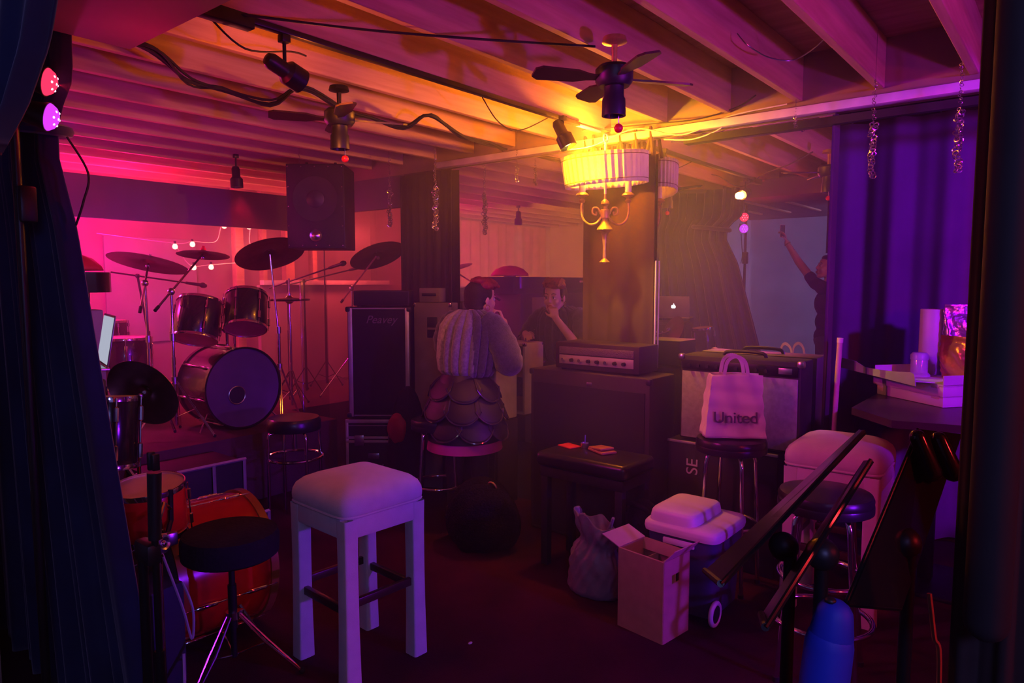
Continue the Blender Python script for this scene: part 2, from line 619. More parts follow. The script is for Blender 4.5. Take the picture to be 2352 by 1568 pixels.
# stage
sbox('stage_floor', (-2.2, 4.65, 0.0), (3.45, 7.5, 0.5), stagefloor, 0.01)
sbox('stage_floor_side', (3.45, 5.3, 0.0), (6.1, 7.5, 0.5), stagefloor, 0.01)
sbox('wall_back', (-2.3, 7.42, 0.0), (6.2, 7.5, 2.83), stagewall)
sbox('wall_stage_right', (6.1, 4.2, 0.0), (6.2, 7.5, 2.83), stagewall)
sbox('wall_stage_side', (4.1, 4.2, 0.0), (6.1, 4.28, 2.83), darkwall)
sbox('trim_3', (1.90, 5.80, 2.09), (4.0, 5.85, 2.41), greyboard, 0.003)
sbox('trim_4', (4.0, 4.42, 2.235), (4.05, 5.85, 2.5), greyboard, 0.003)
# wall pierced by the wide opening the picture is taken through
sbox('wall_left', (0.62, 3.02, 0.0), (0.72, 4.3, 2.83), brownwall)
sbox('wall_left_return', (-2.2, 4.24, 0.0), (0.62, 4.3, 2.83), darkwall)
sbox('wall_far_left', (-2.3, 4.3, 0.0), (-2.2, 7.42, 2.83), brownwall)
sbox('trim_5', (0.56, -2.24, 2.43), (1.13, 2.68, 2.60), greyboard, 0.003)
sbox('wall_left_south', (0.62, -2.24, 0.0), (0.72, -0.35, 2.43), darkwall)
# room behind the opening
sbox('wall_back_room', (-3.3, -2.4, 0.0), (-3.2, 4.24, 2.83), greywall)
sbox('wall_back_room_north', (-3.2, 4.18, 0.0), (0.62, 4.24, 2.83), greywall)
sbox('wall_back_room_south', (-3.2, -2.4, 0.0), (0.62, -2.3, 2.83), greywall)
sbox('ceiling_back_room', (-3.2, -2.3, 2.6), (0.56, 4.24, 2.7), greyboard)
# timber posts and panels upstage
for i, (x, y, wd, z1) in enumerate([(3.93, 6.95, 0.09, 2.6), (4.22, 6.95, 0.05, 2.6), (4.50, 6.9, 0.11, 2.6), (4.86, 6.95, 0.06, 2.4)]):
    struct(MB().box((0, 0, 0), (wd, 0.09, z1 - 0.5), 0.004).build('post', pine, loc=(x, y, 0.5 + (z1 - 0.5) / 2)))
sbox('window_1', (2.79, 7.39, 1.0), (3.70, 7.42, 2.06), greywall, 0.003)
sbox('trim_6', (4.0, 6.58, 1.58), (5.7, 6.66, 1.63), whitewood, 0.003)
sbox('wall_wainscot', (4.0, 6.66, 0.5), (6.1, 6.72, 1.58), stagewall)
sbox('trim_7', (-2.2, 7.36, 0.5), (1.2, 7.42, 1.55), brownwall)

hm = bpy.data.materials.new('haze')
hm.use_nodes = True
nt = hm.node_tree
nt.nodes.remove(nt.nodes['Principled BSDF'])
vsn = nt.nodes.new('ShaderNodeVolumeScatter')
vsn.inputs['Color'].default_value = (0.95, 0.95, 0.95, 1)
vsn.inputs['Anisotropy'].default_value = 0.2
geo = nt.nodes.new('ShaderNodeNewGeometry')
sep = nt.nodes.new('ShaderNodeSeparateXYZ')
nt.links.new(geo.outputs['Position'], sep.inputs[0])


def ramp(out, a, b2, lo, hi):
    n = nt.nodes.new('ShaderNodeMapRange')
    n.interpolation_type = 'SMOOTHSTEP'
    for k, v in (('From Min', a), ('From Max', b2), ('To Min', lo), ('To Max', hi)):
        n.inputs[k].default_value = v
    nt.links.new(out, n.inputs['Value'])
    return n.outputs[0]


# the haze lies thick over the stage and along the mirrors and thins out over the floor
rx = ramp(sep.outputs['X'], 2.3, 3.4, 0.0, 0.12)
ry = ramp(sep.outputs['Y'], 4.1, 5.0, 0.0, 0.080)
mxn = nt.nodes.new('ShaderNodeMath')
mxn.operation = 'MAXIMUM'
gate = nt.nodes.new('ShaderNodeMath')
gate.operation = 'MULTIPLY'
nt.links.new(rx, gate.inputs[0])
nt.links.new(ramp(sep.outputs['Y'], 0.6, 1.7, 0.05, 1.0), gate.inputs[1])
nt.links.new(gate.outputs[0], mxn.inputs[0])
nt.links.new(ry, mxn.inputs[1])
adn = nt.nodes.new('ShaderNodeMath')
adn.operation = 'ADD'
adn.inputs[1].default_value = 0.004
nt.links.new(mxn.outputs[0], adn.inputs[0])
nt.links.new(adn.outputs[0], vsn.inputs['Density'])
nt.links.new(vsn.outputs[0], nt.nodes['Material Output'].inputs['Volume'])
hz = MB().box((0, 0, 0), (9.3, 9.6, 2.9)).build('haze', hm, loc=(1.45, 2.65, 1.43), smooth=0)
tag(hz, 'stage haze lying thick around the drums and mirrors, thin over the floor', 'haze', kind='stuff')

# ================================================================ drapes
def flare_left(u, v):
    # tied near the top, spreading to the floor
    ks = [(0.0, 0.733), (0.10, 0.725), (0.16, 0.63), (0.20, 0.62), (0.3, 0.70), (0.65, 0.86), (1.0, 1.02)]
    for (v0, s0), (v1, s1) in zip(ks, ks[1:]):
        if v <= v1:
            f = (v - v0) / (v1 - v0)
            f = f * f * (3 - 2 * f) if v1 < 0.25 else f
            s = s0 + (s1 - s0) * f
            break
    return 1.0 - (1.0 - u) * s


cv = curtain('stage_curtain', navy, (0.93, 2.25), (0.93, 3.90), 0.0, 2.57, 12, 0.030, 'dark navy velvet curtain tied back at the left of the opening', seed=3, shape=flare_left, nu=240, nv=44)
MB().ring((0, 0, 0), 0.20, 0.022, n=24, M=Matrix.Rotation(R(8), 4, 'X') @ Matrix.Scale(0.45, 4, (1, 0, 0))).build('tie_band', navy, cv, loc=(0.93, 3.05, 2.17))
def flare_swag(u, v):
    ks = [(0.0, 1.0), (0.30, 0.98), (0.55, 0.90), (0.75, 0.72), (0.9, 0.45), (1.0, 0.15)]
    for (v0, s0), (v1, s1) in zip(ks, ks[1:]):
        if v <= v1:
            s = s0 + (s1 - s0) * (v - v0) / (v1 - v0)
            break
    return 1.0 - (1.0 - u) * s


curtain('swag', navy, (0.51, 1.46), (0.51, 2.015), 1.90, 2.59, 3, 0.016, '', seed=41, shape=flare_swag, parent=cv)
curtain('curtain', blackdrape, (3.955, 3.82), (3.965, 4.42), 0.02, 2.48, 7, 0.012, 'black drape hanging at the corner between stage side and mirror', seed=5)
cb = curtain('curtain', browndrape, (3.962, 2.09), (3.962, 2.615), 0.90, 2.40, 3.2, 0.009, 'brown tab-top drape hanging over the mirror joint behind the chandelier lamp', seed=8)
for y in (2.115, 2.22, 2.33, 2.44, 2.53, 2.595):
    MB().tube(smooth_path([(3.93, y - 0.028, 2.38), (3.935, y - 0.012, 2.48), (3.945, y, 2.555), (3.955, y + 0.012, 2.48), (3.94, y + 0.028, 2.38)], 4), 0.012, 6).build('tab', browndrape, cb)
curtain('curtain', plum, (4.86, -0.6), (4.86, 1.44), 0.05, 2.60, 7, 0.06, 'purple lit full-height drape behind the pizza table', seed=11, nu=220)
rod = MB().cyl((4.84, -0.65, 2.66), (4.84, 1.48, 2.66), 0.018, n=12).build('curtain_rail', blackmetal)
tag(rod, 'black rail carrying the purple drape behind the pizza table', 'rail')
for i in range(9):
    MB().ring((4.84, -0.5 + i * 0.24, 2.635), 0.032, 0.004, n=14, k=6, M=Matrix.Rotation(PI / 2, 4, 'X')).build('ring', steel, rod)
curtain('curtain', orangedrape, (-1.9, 7.30), (0.95, 7.30), 1.55, 2.55, 13, 0.03, 'tan drape along the far wall, seen in the mirror', seed=21)
curtain('curtain', blackdrape, (1.20, 0.02), (1.22, 0.128), 0.0, 2.45, 2.0, 0.012, 'black curtain edge at the right of the opening', seed=31, nu=40)
curtain('curtain', stagewall, (-2.1, 7.34), (2.6, 7.34), 0.5, 2.6, 14, 0.02, 'pink lit backdrop cloth along the rear of the stage', seed=33) if False else None

# ================================================================ ceiling lamps, fans, wiring
def track_head(name_label, loc, direction, bulb, size=1.0, group='track spotlights', st=0.165):
    t = thing('track_spotlight', name_label, 'spotlight', loc, 0, group)
    d = Vector(direction).normalized()
    M = zdir(d)
    s = size
    MB().box((0, 0, st - 0.015), (0.035 * s, 0.035 * s, 0.03), 0.004).cyl((0, 0, st - 0.02), (0, 0, 0.02 * s), 0.007 * s, n=10).build('stem', blackmetal, t)
    b = MB().lathe([(0.0, -0.085 * s), (0.022 * s, -0.08 * s), (0.030 * s, -0.062 * s), (0.030 * s, -0.005 * s), (0.034 * s, 0.0), (0.045 * s, 0.012 * s), (0.046 * s, 0.075 * s), (0.041 * s, 0.075 * s), (0.036 * s, 0.03 * s)], 28, M, cap=False).build('can', blackmetal, t)
    MB().lathe([(0.0, 0.064 * s), (0.020 * s, 0.060 * s), (0.033 * s, 0.048 * s), (0.034 * s, 0.035 * s)], 24, M, cap=False).build('bulb', bulb, t)
    return t, d


t, d = track_head('black track spotlight glowing orange at left of ceiling, aimed at mirror', (1.60, 2.44, 2.42), (0.80, 0.05, -0.26), em_orange, 1.05, st=0.134)
light('orange_beam', 'SPOT', Vector((1.60, 2.44, 2.42)) + d * 0.10, (1.0, 0.22, 0.02), 60, aim=(3.9, 2.5, 1.95), size=0.03, angle=100, blend=0.9)
YB = Vector((3.355, 2.36, 2.45))
t, d = track_head('black track spotlight shining yellow onto the pleated lampshade', YB, (0.12, -0.36, -0.75), em_yellow, 1.08, st=0.104)
light('yellow_beam', 'SPOT', YB + d * 0.092, (1.0, 0.52, 0.0), 105, aim=(3.66, 2.25, 2.25), size=0.02, angle=120, blend=0.6)
light('yellow_bounce_fill', 'POINT', (3.62, 2.36, 2.44), (1.0, 0.25, 0.012), 76, size=0.03)  # added point imitating light bounced off the shade and mirror
light('red_drum_fill', 'POINT', (1.12, 2.48, 2.20), (1.0, 0.01, 0.07), 2.5, size=0.0)  # added point in mid-air, brightens the red drum
light('orange_spill', 'POINT', (1.735, 2.45, 2.385), (1.0, 0.17, 0.02), 9, size=0.03)
t, d = track_head('black track spotlight over the drums with a red glow beneath', (2.96, 5.22, 2.43), (0.02, -0.05, -1), em_spotred, 1.05, st=0.18)
light('red_beam', 'SPOT', (2.96, 5.17, 2.30), (1.0, 0.01, 0.05), 40, aim=(2.98, 5.17, 0.5), size=0.03, angle=80, blend=0.7)
t, d = track_head('black track spotlight with pale downward beam, seen in the mirror', (0.98, 5.6, 2.42), (0.0, 0.02, -1), em_warm, 1.1, st=0.16)
light('pale_beam', 'SPOT', (0.98, 5.6, 2.31), (1.0, 0.72, 0.5), 26, aim=(0.98, 5.65, 0.5), size=0.02, angle=46, blend=0.5)
rail = MB().box((2.45, 2.435, 2.565), (2.35, 0.034, 0.024), 0.003).build('lighting_track', blackmetal)
tag(rail, 'black lighting track under the ceiling joists carrying two spotlights', 'track')
MB().box((1.36, 2.435, 2.555), (0.20, 0.05, 0.05), 0.004).build('feed_box', blackmetal, rail)
tube_l = MB().box((3.72, 2.44, 2.56), (0.30, 0.03, 0.012), 0.003).build('strip', shadecloth, rail)

for k, (x, y) in enumerate([(2.21, 2.91), (2.47, 1.49)]):
    t = thing('ceiling_fan', ['small dark ceiling fan with red pull bead nearest the stage', 'small dark ceiling fan with red pull ball above the chandelier lamp'][k], 'fan', (x, y, 2.40 + 0.0 * k), 0, 'ceiling fans')
    MB().lathe([(0.0, 0.17), (0.045, 0.17), (0.05, 0.15), (0.012, 0.14), (0.010, 0.06)], 24, cap=False).build('mount', gold if k else blackmetal, t)
    MB().lathe([(0.0, 0.065), (0.060, 0.06), (0.075, 0.045), (0.075, 0.0), (0.060, -0.02), (0.0, -0.022)], 28).build('motor', blackplastic, t)
    MB().lathe([(0.0, -0.02), (0.040, -0.022), (0.040, -0.06), (0.046, -0.07), (0.048, -0.135), (0.040, -0.135), (0.034, -0.08)], 24, cap=False).build('lamp_cup', blackplastic, t)
    for q in range(4):
        a = q * PI / 2 + [-0.55, -0.62][k]
        pr_ = [(0.07, -0.016), (0.11, -0.022), (0.16, -0.042), (0.31, -0.048), (0.335, -0.028), (0.335, 0.028), (0.31, 0.048), (0.16, 0.042), (0.11, 0.022), (0.07, 0.016)]
        MB().prism(pr_, -0.004, 0.004, Matrix.Rotation(a, 4, 'Z') @ Matrix.Translation((0, 0, 0.01)) @ Matrix.Rotation(R(12), 4, 'X')).build('blade', darkwood, t)
    pc = MB().cyl((0.022, -0.01, -0.13), (0.022, -0.01, -0.165), 0.002, n=6).build('pull_cord', steel, t)
    MB().ell((0.022, -0.01, -0.18), 0.018).build('pull_ball', mat('red_bead', (0.75, 0.03, 0.03), 0.3), pc)

# cable loom clipped under the joists
loom = MB()
base = [(1.20, 3.08, 2.58), (1.36, 3.02, 2.56), (1.60, 3.20, 2.53), (1.83, 3.33, 2.55), (2.0, 3.18, 2.50), (2.11, 3.06, 2.57), (2.40, 3.10, 2.52), (2.62, 3.16, 2.53), (2.80, 3.10, 2.51), (2.90, 2.98, 2.57), (3.20, 3.02, 2.52), (3.55, 3.12, 2.535), (3.90, 3.24, 2.55)]
for q in range(9):
    rr = random.Random(q)
    pts = []
    for i, p in enumerate(base):
        sag = 0.02 * rr.random() * (1 if i in (2, 4, 6, 8, 10, 11) else 0.2)
        pts.append((p[0] + rr.uniform(-.008, .008), p[1] + rr.uniform(-.025, .025), p[2] - sag + rr.uniform(-.006, .006)))
    loom.tube(smooth_path(pts, 5), 0.0055, 6)
tag(loom.build('cable_bundle', rubber), 'thick sagging bundle of black cables clipped under the ceiling joists', 'cables')


def wire(name, pts, r, m, label):
    o = MB().tube(smooth_path(pts, 7), r, 6).build(name, m)
    return tag(o, label, 'cable')


wire('cable', [(1.33, 2.46, 2.57), (1.75, 2.2, 2.565), (2.1, 1.9, 2.555), (2.5, 1.6, 2.565)], 0.005, rubber, 'black cable crossing under the joists to the nearer ceiling fan')
wire('cable', [(1.30, 2.47, 2.56), (1.5, 2.55, 2.50), (1.75, 2.62, 2.565), (1.85, 2.66, 2.58)], 0.004, rubber, 'thin black wire looping below the left spotlight')
wire('cable', [(2.75, 2.44, 2.55), (2.95, 2.50, 2.47), (3.15, 2.52, 2.46), (3.33, 2.45, 2.55)], 0.0035, rubber, 'thin wire drooping from the track beside the yellow spotlight')
wire('cable', [(3.6, 2.55, 2.42), (3.75, 2.42, 2.45), (3.90, 2.20, 2.55), (3.93, 1.9, 2.48), (3.95, 1.62, 2.55), (3.96, 1.3, 2.57)], 0.004, whitewood, 'pale cord strung along the mirror top past the brown drape')
wire('cable', [(3.92, 2.6, 2.60), (3.92, 2.1, 2.57), (3.94, 1.8, 2.56), (3.97, 1.58, 2.60), (3.9, 1.45, 2.63)], 0.004, rubber, 'dark cord running above the white rail to the joists')
wire('cable', [(3.94, 2.02, 2.47), (3.95, 1.85, 2.45), (3.96, 1.70, 2.48), (3.96, 1.62, 2.53)], 0.004, whitewood, 'second pale cord sagging below the white rail')
wire('cable', [(0.93, 2.73, 2.10), (0.98, 2.70, 1.98), (0.96, 2.70, 1.88), (0.94, 2.72, 1.80)], 0.004, rubber, 'black lead hanging below the purple lamp by the navy curtain')


wire('chain', [(2.99, 1.20, 2.66), (2.995, 1.15, 2.60), (3.165, 1.116, 2.585), (3.268, 1.037, 2.59), (3.13, 0.872, 2.62), (3.10, 0.865, 2.70)], 0.003, steel, 'fine silver chain looped between two joists at upper right')


def garland(x, y, z0, z1, wide, label, bend=0.0, links=None, seed=0):
    rr = random.Random(seed)
    mb = MB()
    L = z0 - z1
    n = links or int(L / 0.015)
    mb.cyl((x, y, z0 - 0.02), (x, y, 2.83), 0.0016, n=5)
    for i in range(n):
        f = i / n
        z = z0 - L * f
        for s in range(2 if f > 0.45 else 1):
            M = Euler((PI / 2 + rr.uniform(-.3, .3), rr.uniform(-.4, .4), i * 1.2 + s * 1.6)).to_matrix().to_4x4() @ Matrix.Scale(1.5, 4, (1, 0, 0))
            ww = wide * (0.55 if f < 0.45 else 1.0)
            mb.ring((x + rr.uniform(-1, 1) * ww * 0.22 + bend * f, y + rr.uniform(-1, 1) * ww * 0.22, z), ww * 0.24, ww * 0.075, n=10, k=5, M=M)
    o = mb.build('garland', silverfoil)
    return tag(o, label, 'garland', 'silver chain garlands hanging from the ceiling')


garland(3.65, 4.20, 2.58, 2.03, 0.042, 'silver chain garland hanging just right of the loudspeaker', seed=1)
garland(3.71, 3.76, 2.58, 1.985, 0.046, 'silver chain garland hanging in front of the black corner drape', seed=2)
garland(3.88, 3.12, 2.54, 2.30, 0.030, 'short silver garland dangling from the end of the cable bundle', seed=4)
garland(3.80, 0.83, 2.58, 2.105, 0.042, 'silver garland hanging before the purple drape, left one', seed=5)
garland(3.80, 0.475, 2.60, 2.10, 0.042, 'silver garland hanging at the right end of the purple drape', seed=6)
garland(3.92, 1.24, 2.56, 2.42, 0.022, 'tiny silver garland stub by the white rail', seed=7)
garland(3.20, 4.72, 2.58, 2.44, 0.030, 'little silver chain above the hanging loudspeaker', seed=8)

# chandelier lamp
t = thing('chandelier_lamp', 'gilt two-arm chandelier lamp with a pleated cream drum shade', 'lamp', (3.70, 2.285, 1.72))
MB().ring((0, 0, 0.755), 0.024, 0.005, n=20, M=Matrix.Rotation(PI / 2, 4, 'X')).cyl((0, 0, 0.73), (0, 0, 0.42), 0.008, n=10).build('hanging_rod', candle, t)
prof = [(0.0, 0.0), (0.008, 0.0), (0.010, 0.005), (0.034, 0.008), (0.020, 0.022), (0.012, 0.03), (0.010, 0.10), (0.018, 0.17), (0.026, 0.19), (0.050, 0.205), (0.046, 0.215), (0.026, 0.24), (0.018, 0.262), (0.018, 0.272), (0.026, 0.275), (0.030, 0.31), (0.028, 0.325), (0.016, 0.33), (0.014, 0.345), (0.026, 0.36), (0.024, 0.375), (0.008, 0.39), (0.006, 0.44), (0.0, 0.44)]
MB().lathe(prof, 28).build('column', gold, t)
ar = (0.632, -0.775)
for s in (-1, 1):
    mb = MB()
    pts = [(0.02, 0.285), (0.055, 0.245), (0.10, 0.24), (0.135, 0.275), (0.145, 0.335), (0.140, 0.372)]
    mb.tube([(s * x * ar[0], s * x * ar[1], z) for x, z in smooth_path([(p[0], p[1], 0) for p in pts], 5) for z in [z]] if False else [(s * p.x * ar[0], s * p.x * ar[1], p.y) for p in smooth_path([(a, b2, 0) for a, b2 in pts], 5)], 0.007, 8)
    curl = [(0.028, 0.30), (0.045, 0.335), (0.072, 0.335), (0.076, 0.305), (0.055, 0.295), (0.052, 0.315)]
    mb.tube([(s * p.x * ar[0], s * p.x * ar[1], p.y) for p in smooth_path([(a, b2, 0) for a, b2 in curl], 5)], 0.006, 8)
    cx_, cy_ = s * 0.140 * ar[0], s * 0.140 * ar[1]
    T_ = Matrix.Translation((cx_, cy_, 0))
    mb.lathe([(0.0, 0.365), (0.014, 0.368), (0.020, 0.38), (0.012, 0.392), (0.016, 0.40), (0.040, 0.412), (0.036, 0.42), (0.022, 0.43), (0.0, 0.432)], 20, T_)
    a_ = mb.build('arm', gold, t)
    MB().lathe([(0.0, 0.43), (0.020, 0.43), (0.020, 0.50), (0.016, 0.505), (0.0, 0.505)], 18, T_).build('candle_sleeve', candle, a_)
NP = 40


def shade_fn(u, v):
    a = 2 * PI * u
    r = (0.262 - 0.014 * v) + 0.0060 * math.cos(NP * a)
    return (r * math.cos(a), r * 0.62 * math.sin(a), 0.655 - 0.185 * v)


tilt = Matrix.Rotation(R(-50.8 + 3), 4, 'Z') @ Matrix.Rotation(R(-5), 4, 'Y')
sh = MB().grid(shade_fn, NP * 8, 6, closed_u=True)
sh.v = [tuple(tilt @ (Vector(p) - Vector((0, 0, 0.58))) + Vector((0, 0, 0.58))) for p in sh.v]
so = sh.build('lamp_shade', shadecloth, t, solid=0.003, smooth=80)
for zz, rr_ in ((0.632, 0.2605), (0.492, 0.2495)):
    pts = []
    for i in range(96):
        a = 2 * PI * i / 96
        p = Vector(((rr_ + 0.006) * math.cos(a), (rr_ * 0.62 + 0.006) * math.sin(a), zz))
        pts.append(tilt @ (p - Vector((0, 0, 0.58))) + Vector((0, 0, 0.58)))
    MB().tube(pts, 0.0022, 5, closed=True).build('trim_cord', shadetrim, so)

# LED par cans beside the navy curtain
for k, (z, em, colr, nm, pw) in enumerate([(2.27, em_red, (1.0, 0.01, 0.04), 'red', 75), (2.155, em_purple, (0.40, 0.01, 1.0), 'purple', 50)]):
    t = thing('par_can', 'black par lamp glowing %s, %s of two by the navy curtain' % (nm, ['upper', 'lower'][k]), 'stage light', (0.88, 2.72, z), 0, 'par lamps by the curtain')
    d = Vector((0.78, -0.58, -0.22)).normalized()
    M = zdir(d)
    MB().lathe([(0.0, -0.10), (0.030, -0.095), (0.036, -0.08), (0.042, -0.03), (0.050, -0.004), (0.046, -0.004), (0.044, -0.012)], 26, M, cap=False).build('housing', blackplastic, t)
    lens = MB().lathe([(0.0, 0.024), (0.020, 0.021), (0.036, 0.012), (0.045, -0.002), (0.046, -0.012)], 26, M, cap=False).build('lens', em, t)
    mb = MB()
    for q in range(7):
        a = q * 2 * PI / 6
        r0 = 0.024 if q < 6 else 0
        mb.ell(M @ Vector((r0 * math.cos(a), r0 * math.sin(a), 0.018 if q < 6 else 0.023)), 0.0045, 8, 6)
    mb.build('led', em_white, lens)
    MB().tube([(0, -0.01, 0.0), (-0.04, 0.06, 0.05), (-0.10, 0.06, 0.04), (-0.10, 0.0, -0.02)], 0.006, 6).build('yoke', blackmetal, t)
    light(nm + '_beam', 'SPOT', Vector((0.88, 2.72, z)) + d * 0.03, colr, pw, aim=Vector((0.88, 2.72, z)) + d, size=0.0, angle=66, blend=0.8)
t = thing('lighting_stand', 'slim black lighting stand holding the two par lamps by the curtain', 'stand', (0.78, 2.74, 0))
MB().cyl((0, 0, 0.0), (0, 0, 2.40), 0.014, n=10).build('pole', blackmetal, t)
MB().box((0.02, -0.01, 1.86), (0.05, 0.05, 0.12), 0.008).build('clamp', blackmetal, t)

# flown loudspeaker
t = thing('loudspeaker', 'black loudspeaker cabinet with screwed grille hanging from the ceiling', 'speaker', (3.375, 4.69, 1.865), R(40.5))
t.scale = (1.13,) * 3
# local -X face looks at the camera
MB().box((0, 0, 0.282), (0.34, 0.39, 0.564), 0.006).build('cabinet', tolex, t)
g = MB().box((-0.173, 0, 0.282), (0.008, 0.375, 0.55), 0.003).build('front_grille', mat('speaker_grille_metal', (0.035, 0.025, 0.04), 0.5, metal=0.3, bump=0.5, bscale=500), t)
mb = MB()
for zz in (0.02, 0.15, 0.28, 0.41, 0.545):
    for yy in (-0.18, 0.18):
        mb.ell((-0.178, yy, zz), 0.005, 8, 6)
for yy in (-0.09, 0.0, 0.09):
    for zz in (0.02, 0.545):
        mb.ell((-0.178, yy, zz), 0.005, 8, 6)
mb.build('screw', chrome, g)
My = Matrix.Rotation(-PI / 2, 4, 'Y')
MB().lathe([(0.145, 0.0), (0.15, 0.006), (0.13, 0.004), (0.06, 0.0), (0.05, 0.008), (0.0, 0.014)], 36, Matrix.Translation((-0.178, 0, 0.33)) @ My, cap=False).build('woofer', mat('woofer_cone', (0.05, 0.04, 0.05), 0.5), t)
MB().lathe([(0.042, 0.0), (0.040, 0.008), (0.028, 0.002), (0.020, 0.010), (0.0, 0.016)], 30, Matrix.Translation((-0.178, 0.0, 0.085)) @ My, cap=False).build('tweeter', steel, t)
for yy in (-0.10, 0.10):
    MB().cyl((0.0, yy, 0.56), (0.0, yy, 0.60), 0.010, n=8).build('hanging_chain', blackmetal, t)

# ================================================================ seats
def square_stool(loc, rz, label, scale=1.0):
    t = thing('upholstered_stool', label, 'stool', loc, rz, 'slipcovered square stools')
    h, zt = 0.205, 0.69
    # domed cushion
    def cush(u, v):
        a = 2 * PI * u
        # superellipse outline
        e = 0.26
        ca, sa = math.cos(a), math.sin(a)
        x = math.copysign(abs(ca) ** e, ca)
        y = math.copysign(abs(sa) ** e, sa)
        rr = [0.995, 1.03, 1.035, 1.02, 0.97, 0.86, 0.68, 0.45, 0.22, 0.001]
        zz = [0.0, 0.012, 0.03, 0.052, 0.074, 0.094, 0.110, 0.121, 0.126, 0.127]
        q = v * 9
        i = min(8, int(q))
        f = q - i
        r = rr[i] * (1 - f) + rr[i + 1] * f
        z = zz[i] * (1 - f) + zz[i + 1] * f
        return (x * r * h, y * r * h, zt + z)
    MB().grid(cush, 64, 18, closed_u=True).build('seat', slip, t, smooth=60)
    mb = MB()
    pts = []
    for i in range(64):
        a = 2 * PI * i / 64
        ca, sa = math.cos(a), math.sin(a)
        pts.append((math.copysign(abs(ca) ** .26, ca) * h * 1.012, math.copysign(abs(sa) ** .26, sa) * h * 1.012, zt))
    mb.tube(pts, 0.006, 6, closed=True)
    mb.build('piping', slip, t)
    ap = MB()
    for s in (-1, 1):
        ap.box((s * (h - 0.035), 0, zt - 0.045), (0.06, 2 * h - 0.08, 0.09), 0.012)
        ap.box((0, s * (h - 0.035), zt - 0.045), (2 * h - 0.08, 0.06, 0.09), 0.012)
    ap.build('apron', slip, t)
    for sx in (-1, 1):
        for sy in (-1, 1):
            mb = MB()
            x1, y1 = sx * (h - 0.036), sy * (h - 0.036)
            x0, y0 = sx * (h - 0.034), sy * (h - 0.034)
            pr_ = [(-1, -1), (1, -1), (1, 1), (-1, 1)]
            def leg(u, v, x0=x0, x1=x1, y0=y0, y1=y1):
                a = 2 * PI * u + PI / 4
                ca, sa = math.cos(a), math.sin(a)
                e = 0.30
                w_ = 0.033 * (1 + 0.10 * (1 - v) + 0.03 * max(0, v - 0.85) / 0.15) - 0.003 * math.sin(PI * v)
                return (x0 + (x1 - x0) * v + math.copysign(abs(ca) ** e, ca) * w_, y0 + (y1 - y0) * v + math.copysign(abs(sa) ** e, sa) * w_, 0.001 + v * (zt - 0.012))
            mb.grid(leg, 24, 16, closed_u=True)
            mb.box((x0, y0, 0.003), (0.06, 0.06, 0.005))
            mb.build('leg', slip, t)
    zs = 0.30
    for s in (-1, 1):
        MB().box((s * (h - 0.034), 0, zs), (0.022, 2 * h - 0.12, 0.034), 0.003).build('stretcher', darkwood, t)
        MB().box((0, s * (h - 0.034), zs + 0.03), (2 * h - 0.12, 0.022, 0.034), 0.003).build('stretcher', darkwood, t)
    t.scale = (scale,) * 3
    return t


square_stool((1.835, 2.345, 0.0), R(-3), 'off-white slipcovered square stool standing nearest on the open floor')
square_stool((3.655, 0.885, 0.0), R(2), 'off-white slipcovered square stool beside the pizza table', 1.05)


def bar_stool(label, loc, rz, zt=0.76, rings=((0.27, 0.175),), seat_r=0.178, thick=0.075, legtop=0.13, legbot=0.185, square=False):
    t = thing('bar_stool', label, 'stool', loc, rz, 'round black bar stools')
    MB().lathe([(0.0, zt - thick), (seat_r * 0.97, zt - thick), (seat_r, zt - thick + 0.006), (seat_r * 1.0, zt - 0.035), (seat_r * 1.01, zt - 0.022), (seat_r * 0.97, zt - 0.006), (seat_r * 0.8, zt), (0, zt + 0.006)], 48).build('seat', vinyl, t)
    MB().lathe([(seat_r * 1.012, zt - thick + 0.004), (seat_r * 1.016, zt - thick + 0.010), (seat_r * 1.016, zt - 0.045), (seat_r * 1.008, zt - 0.040)], 48, cap=False).build('seat_band', vinyl, t)
    for k in range(4):
        a = PI / 4 + k * PI / 2
        c_, s_ = math.cos(a), math.sin(a)
        p = smooth_path([(c_ * 0.04, s_ * 0.04, zt - thick - 0.006), (c_ * legtop * 0.85, s_ * legtop * 0.85, zt - thick - 0.010), (c_ * (legtop + 0.008), s_ * (legtop + 0.008), zt - thick - 0.04), (c_ * (legtop + 0.02), s_ * (legtop + 0.02), zt - thick - 0.15), (c_ * legbot, s_ * legbot, 0.012)], 5)
        lg = MB().tube(p, 0.0115, 10).build('leg', chrome, t)
        MB().cyl((c_ * legbot, s_ * legbot, 0.0), (c_ * legbot, s_ * legbot, 0.02), 0.015, n=10).build('foot_cap', rubber, lg)
    for z, r in rings:
        MB().ring((0, 0, z), r, 0.0115, n=48, k=10).build('foot_ring', chrome, t)
    return t


bar_stool('black round bar stool carrying the white paper bag', (3.515, 1.385, 0), R(0), zt=0.80, rings=((0.34, 0.146),), legbot=0.165, legtop=0.12)
bar_stool('chrome bar stool hidden under the skirt of the woman', (3.28, 3.32, 0), R(45), zt=0.70, rings=((0.25, 0.175),), legbot=0.19)
bar_stool('black round bar stool behind the music stands with orange glint on its seat', (2.93, 0.76, 0), R(10), zt=0.77, rings=((0.42, 0.165), (0.24, 0.190)), legbot=0.205)
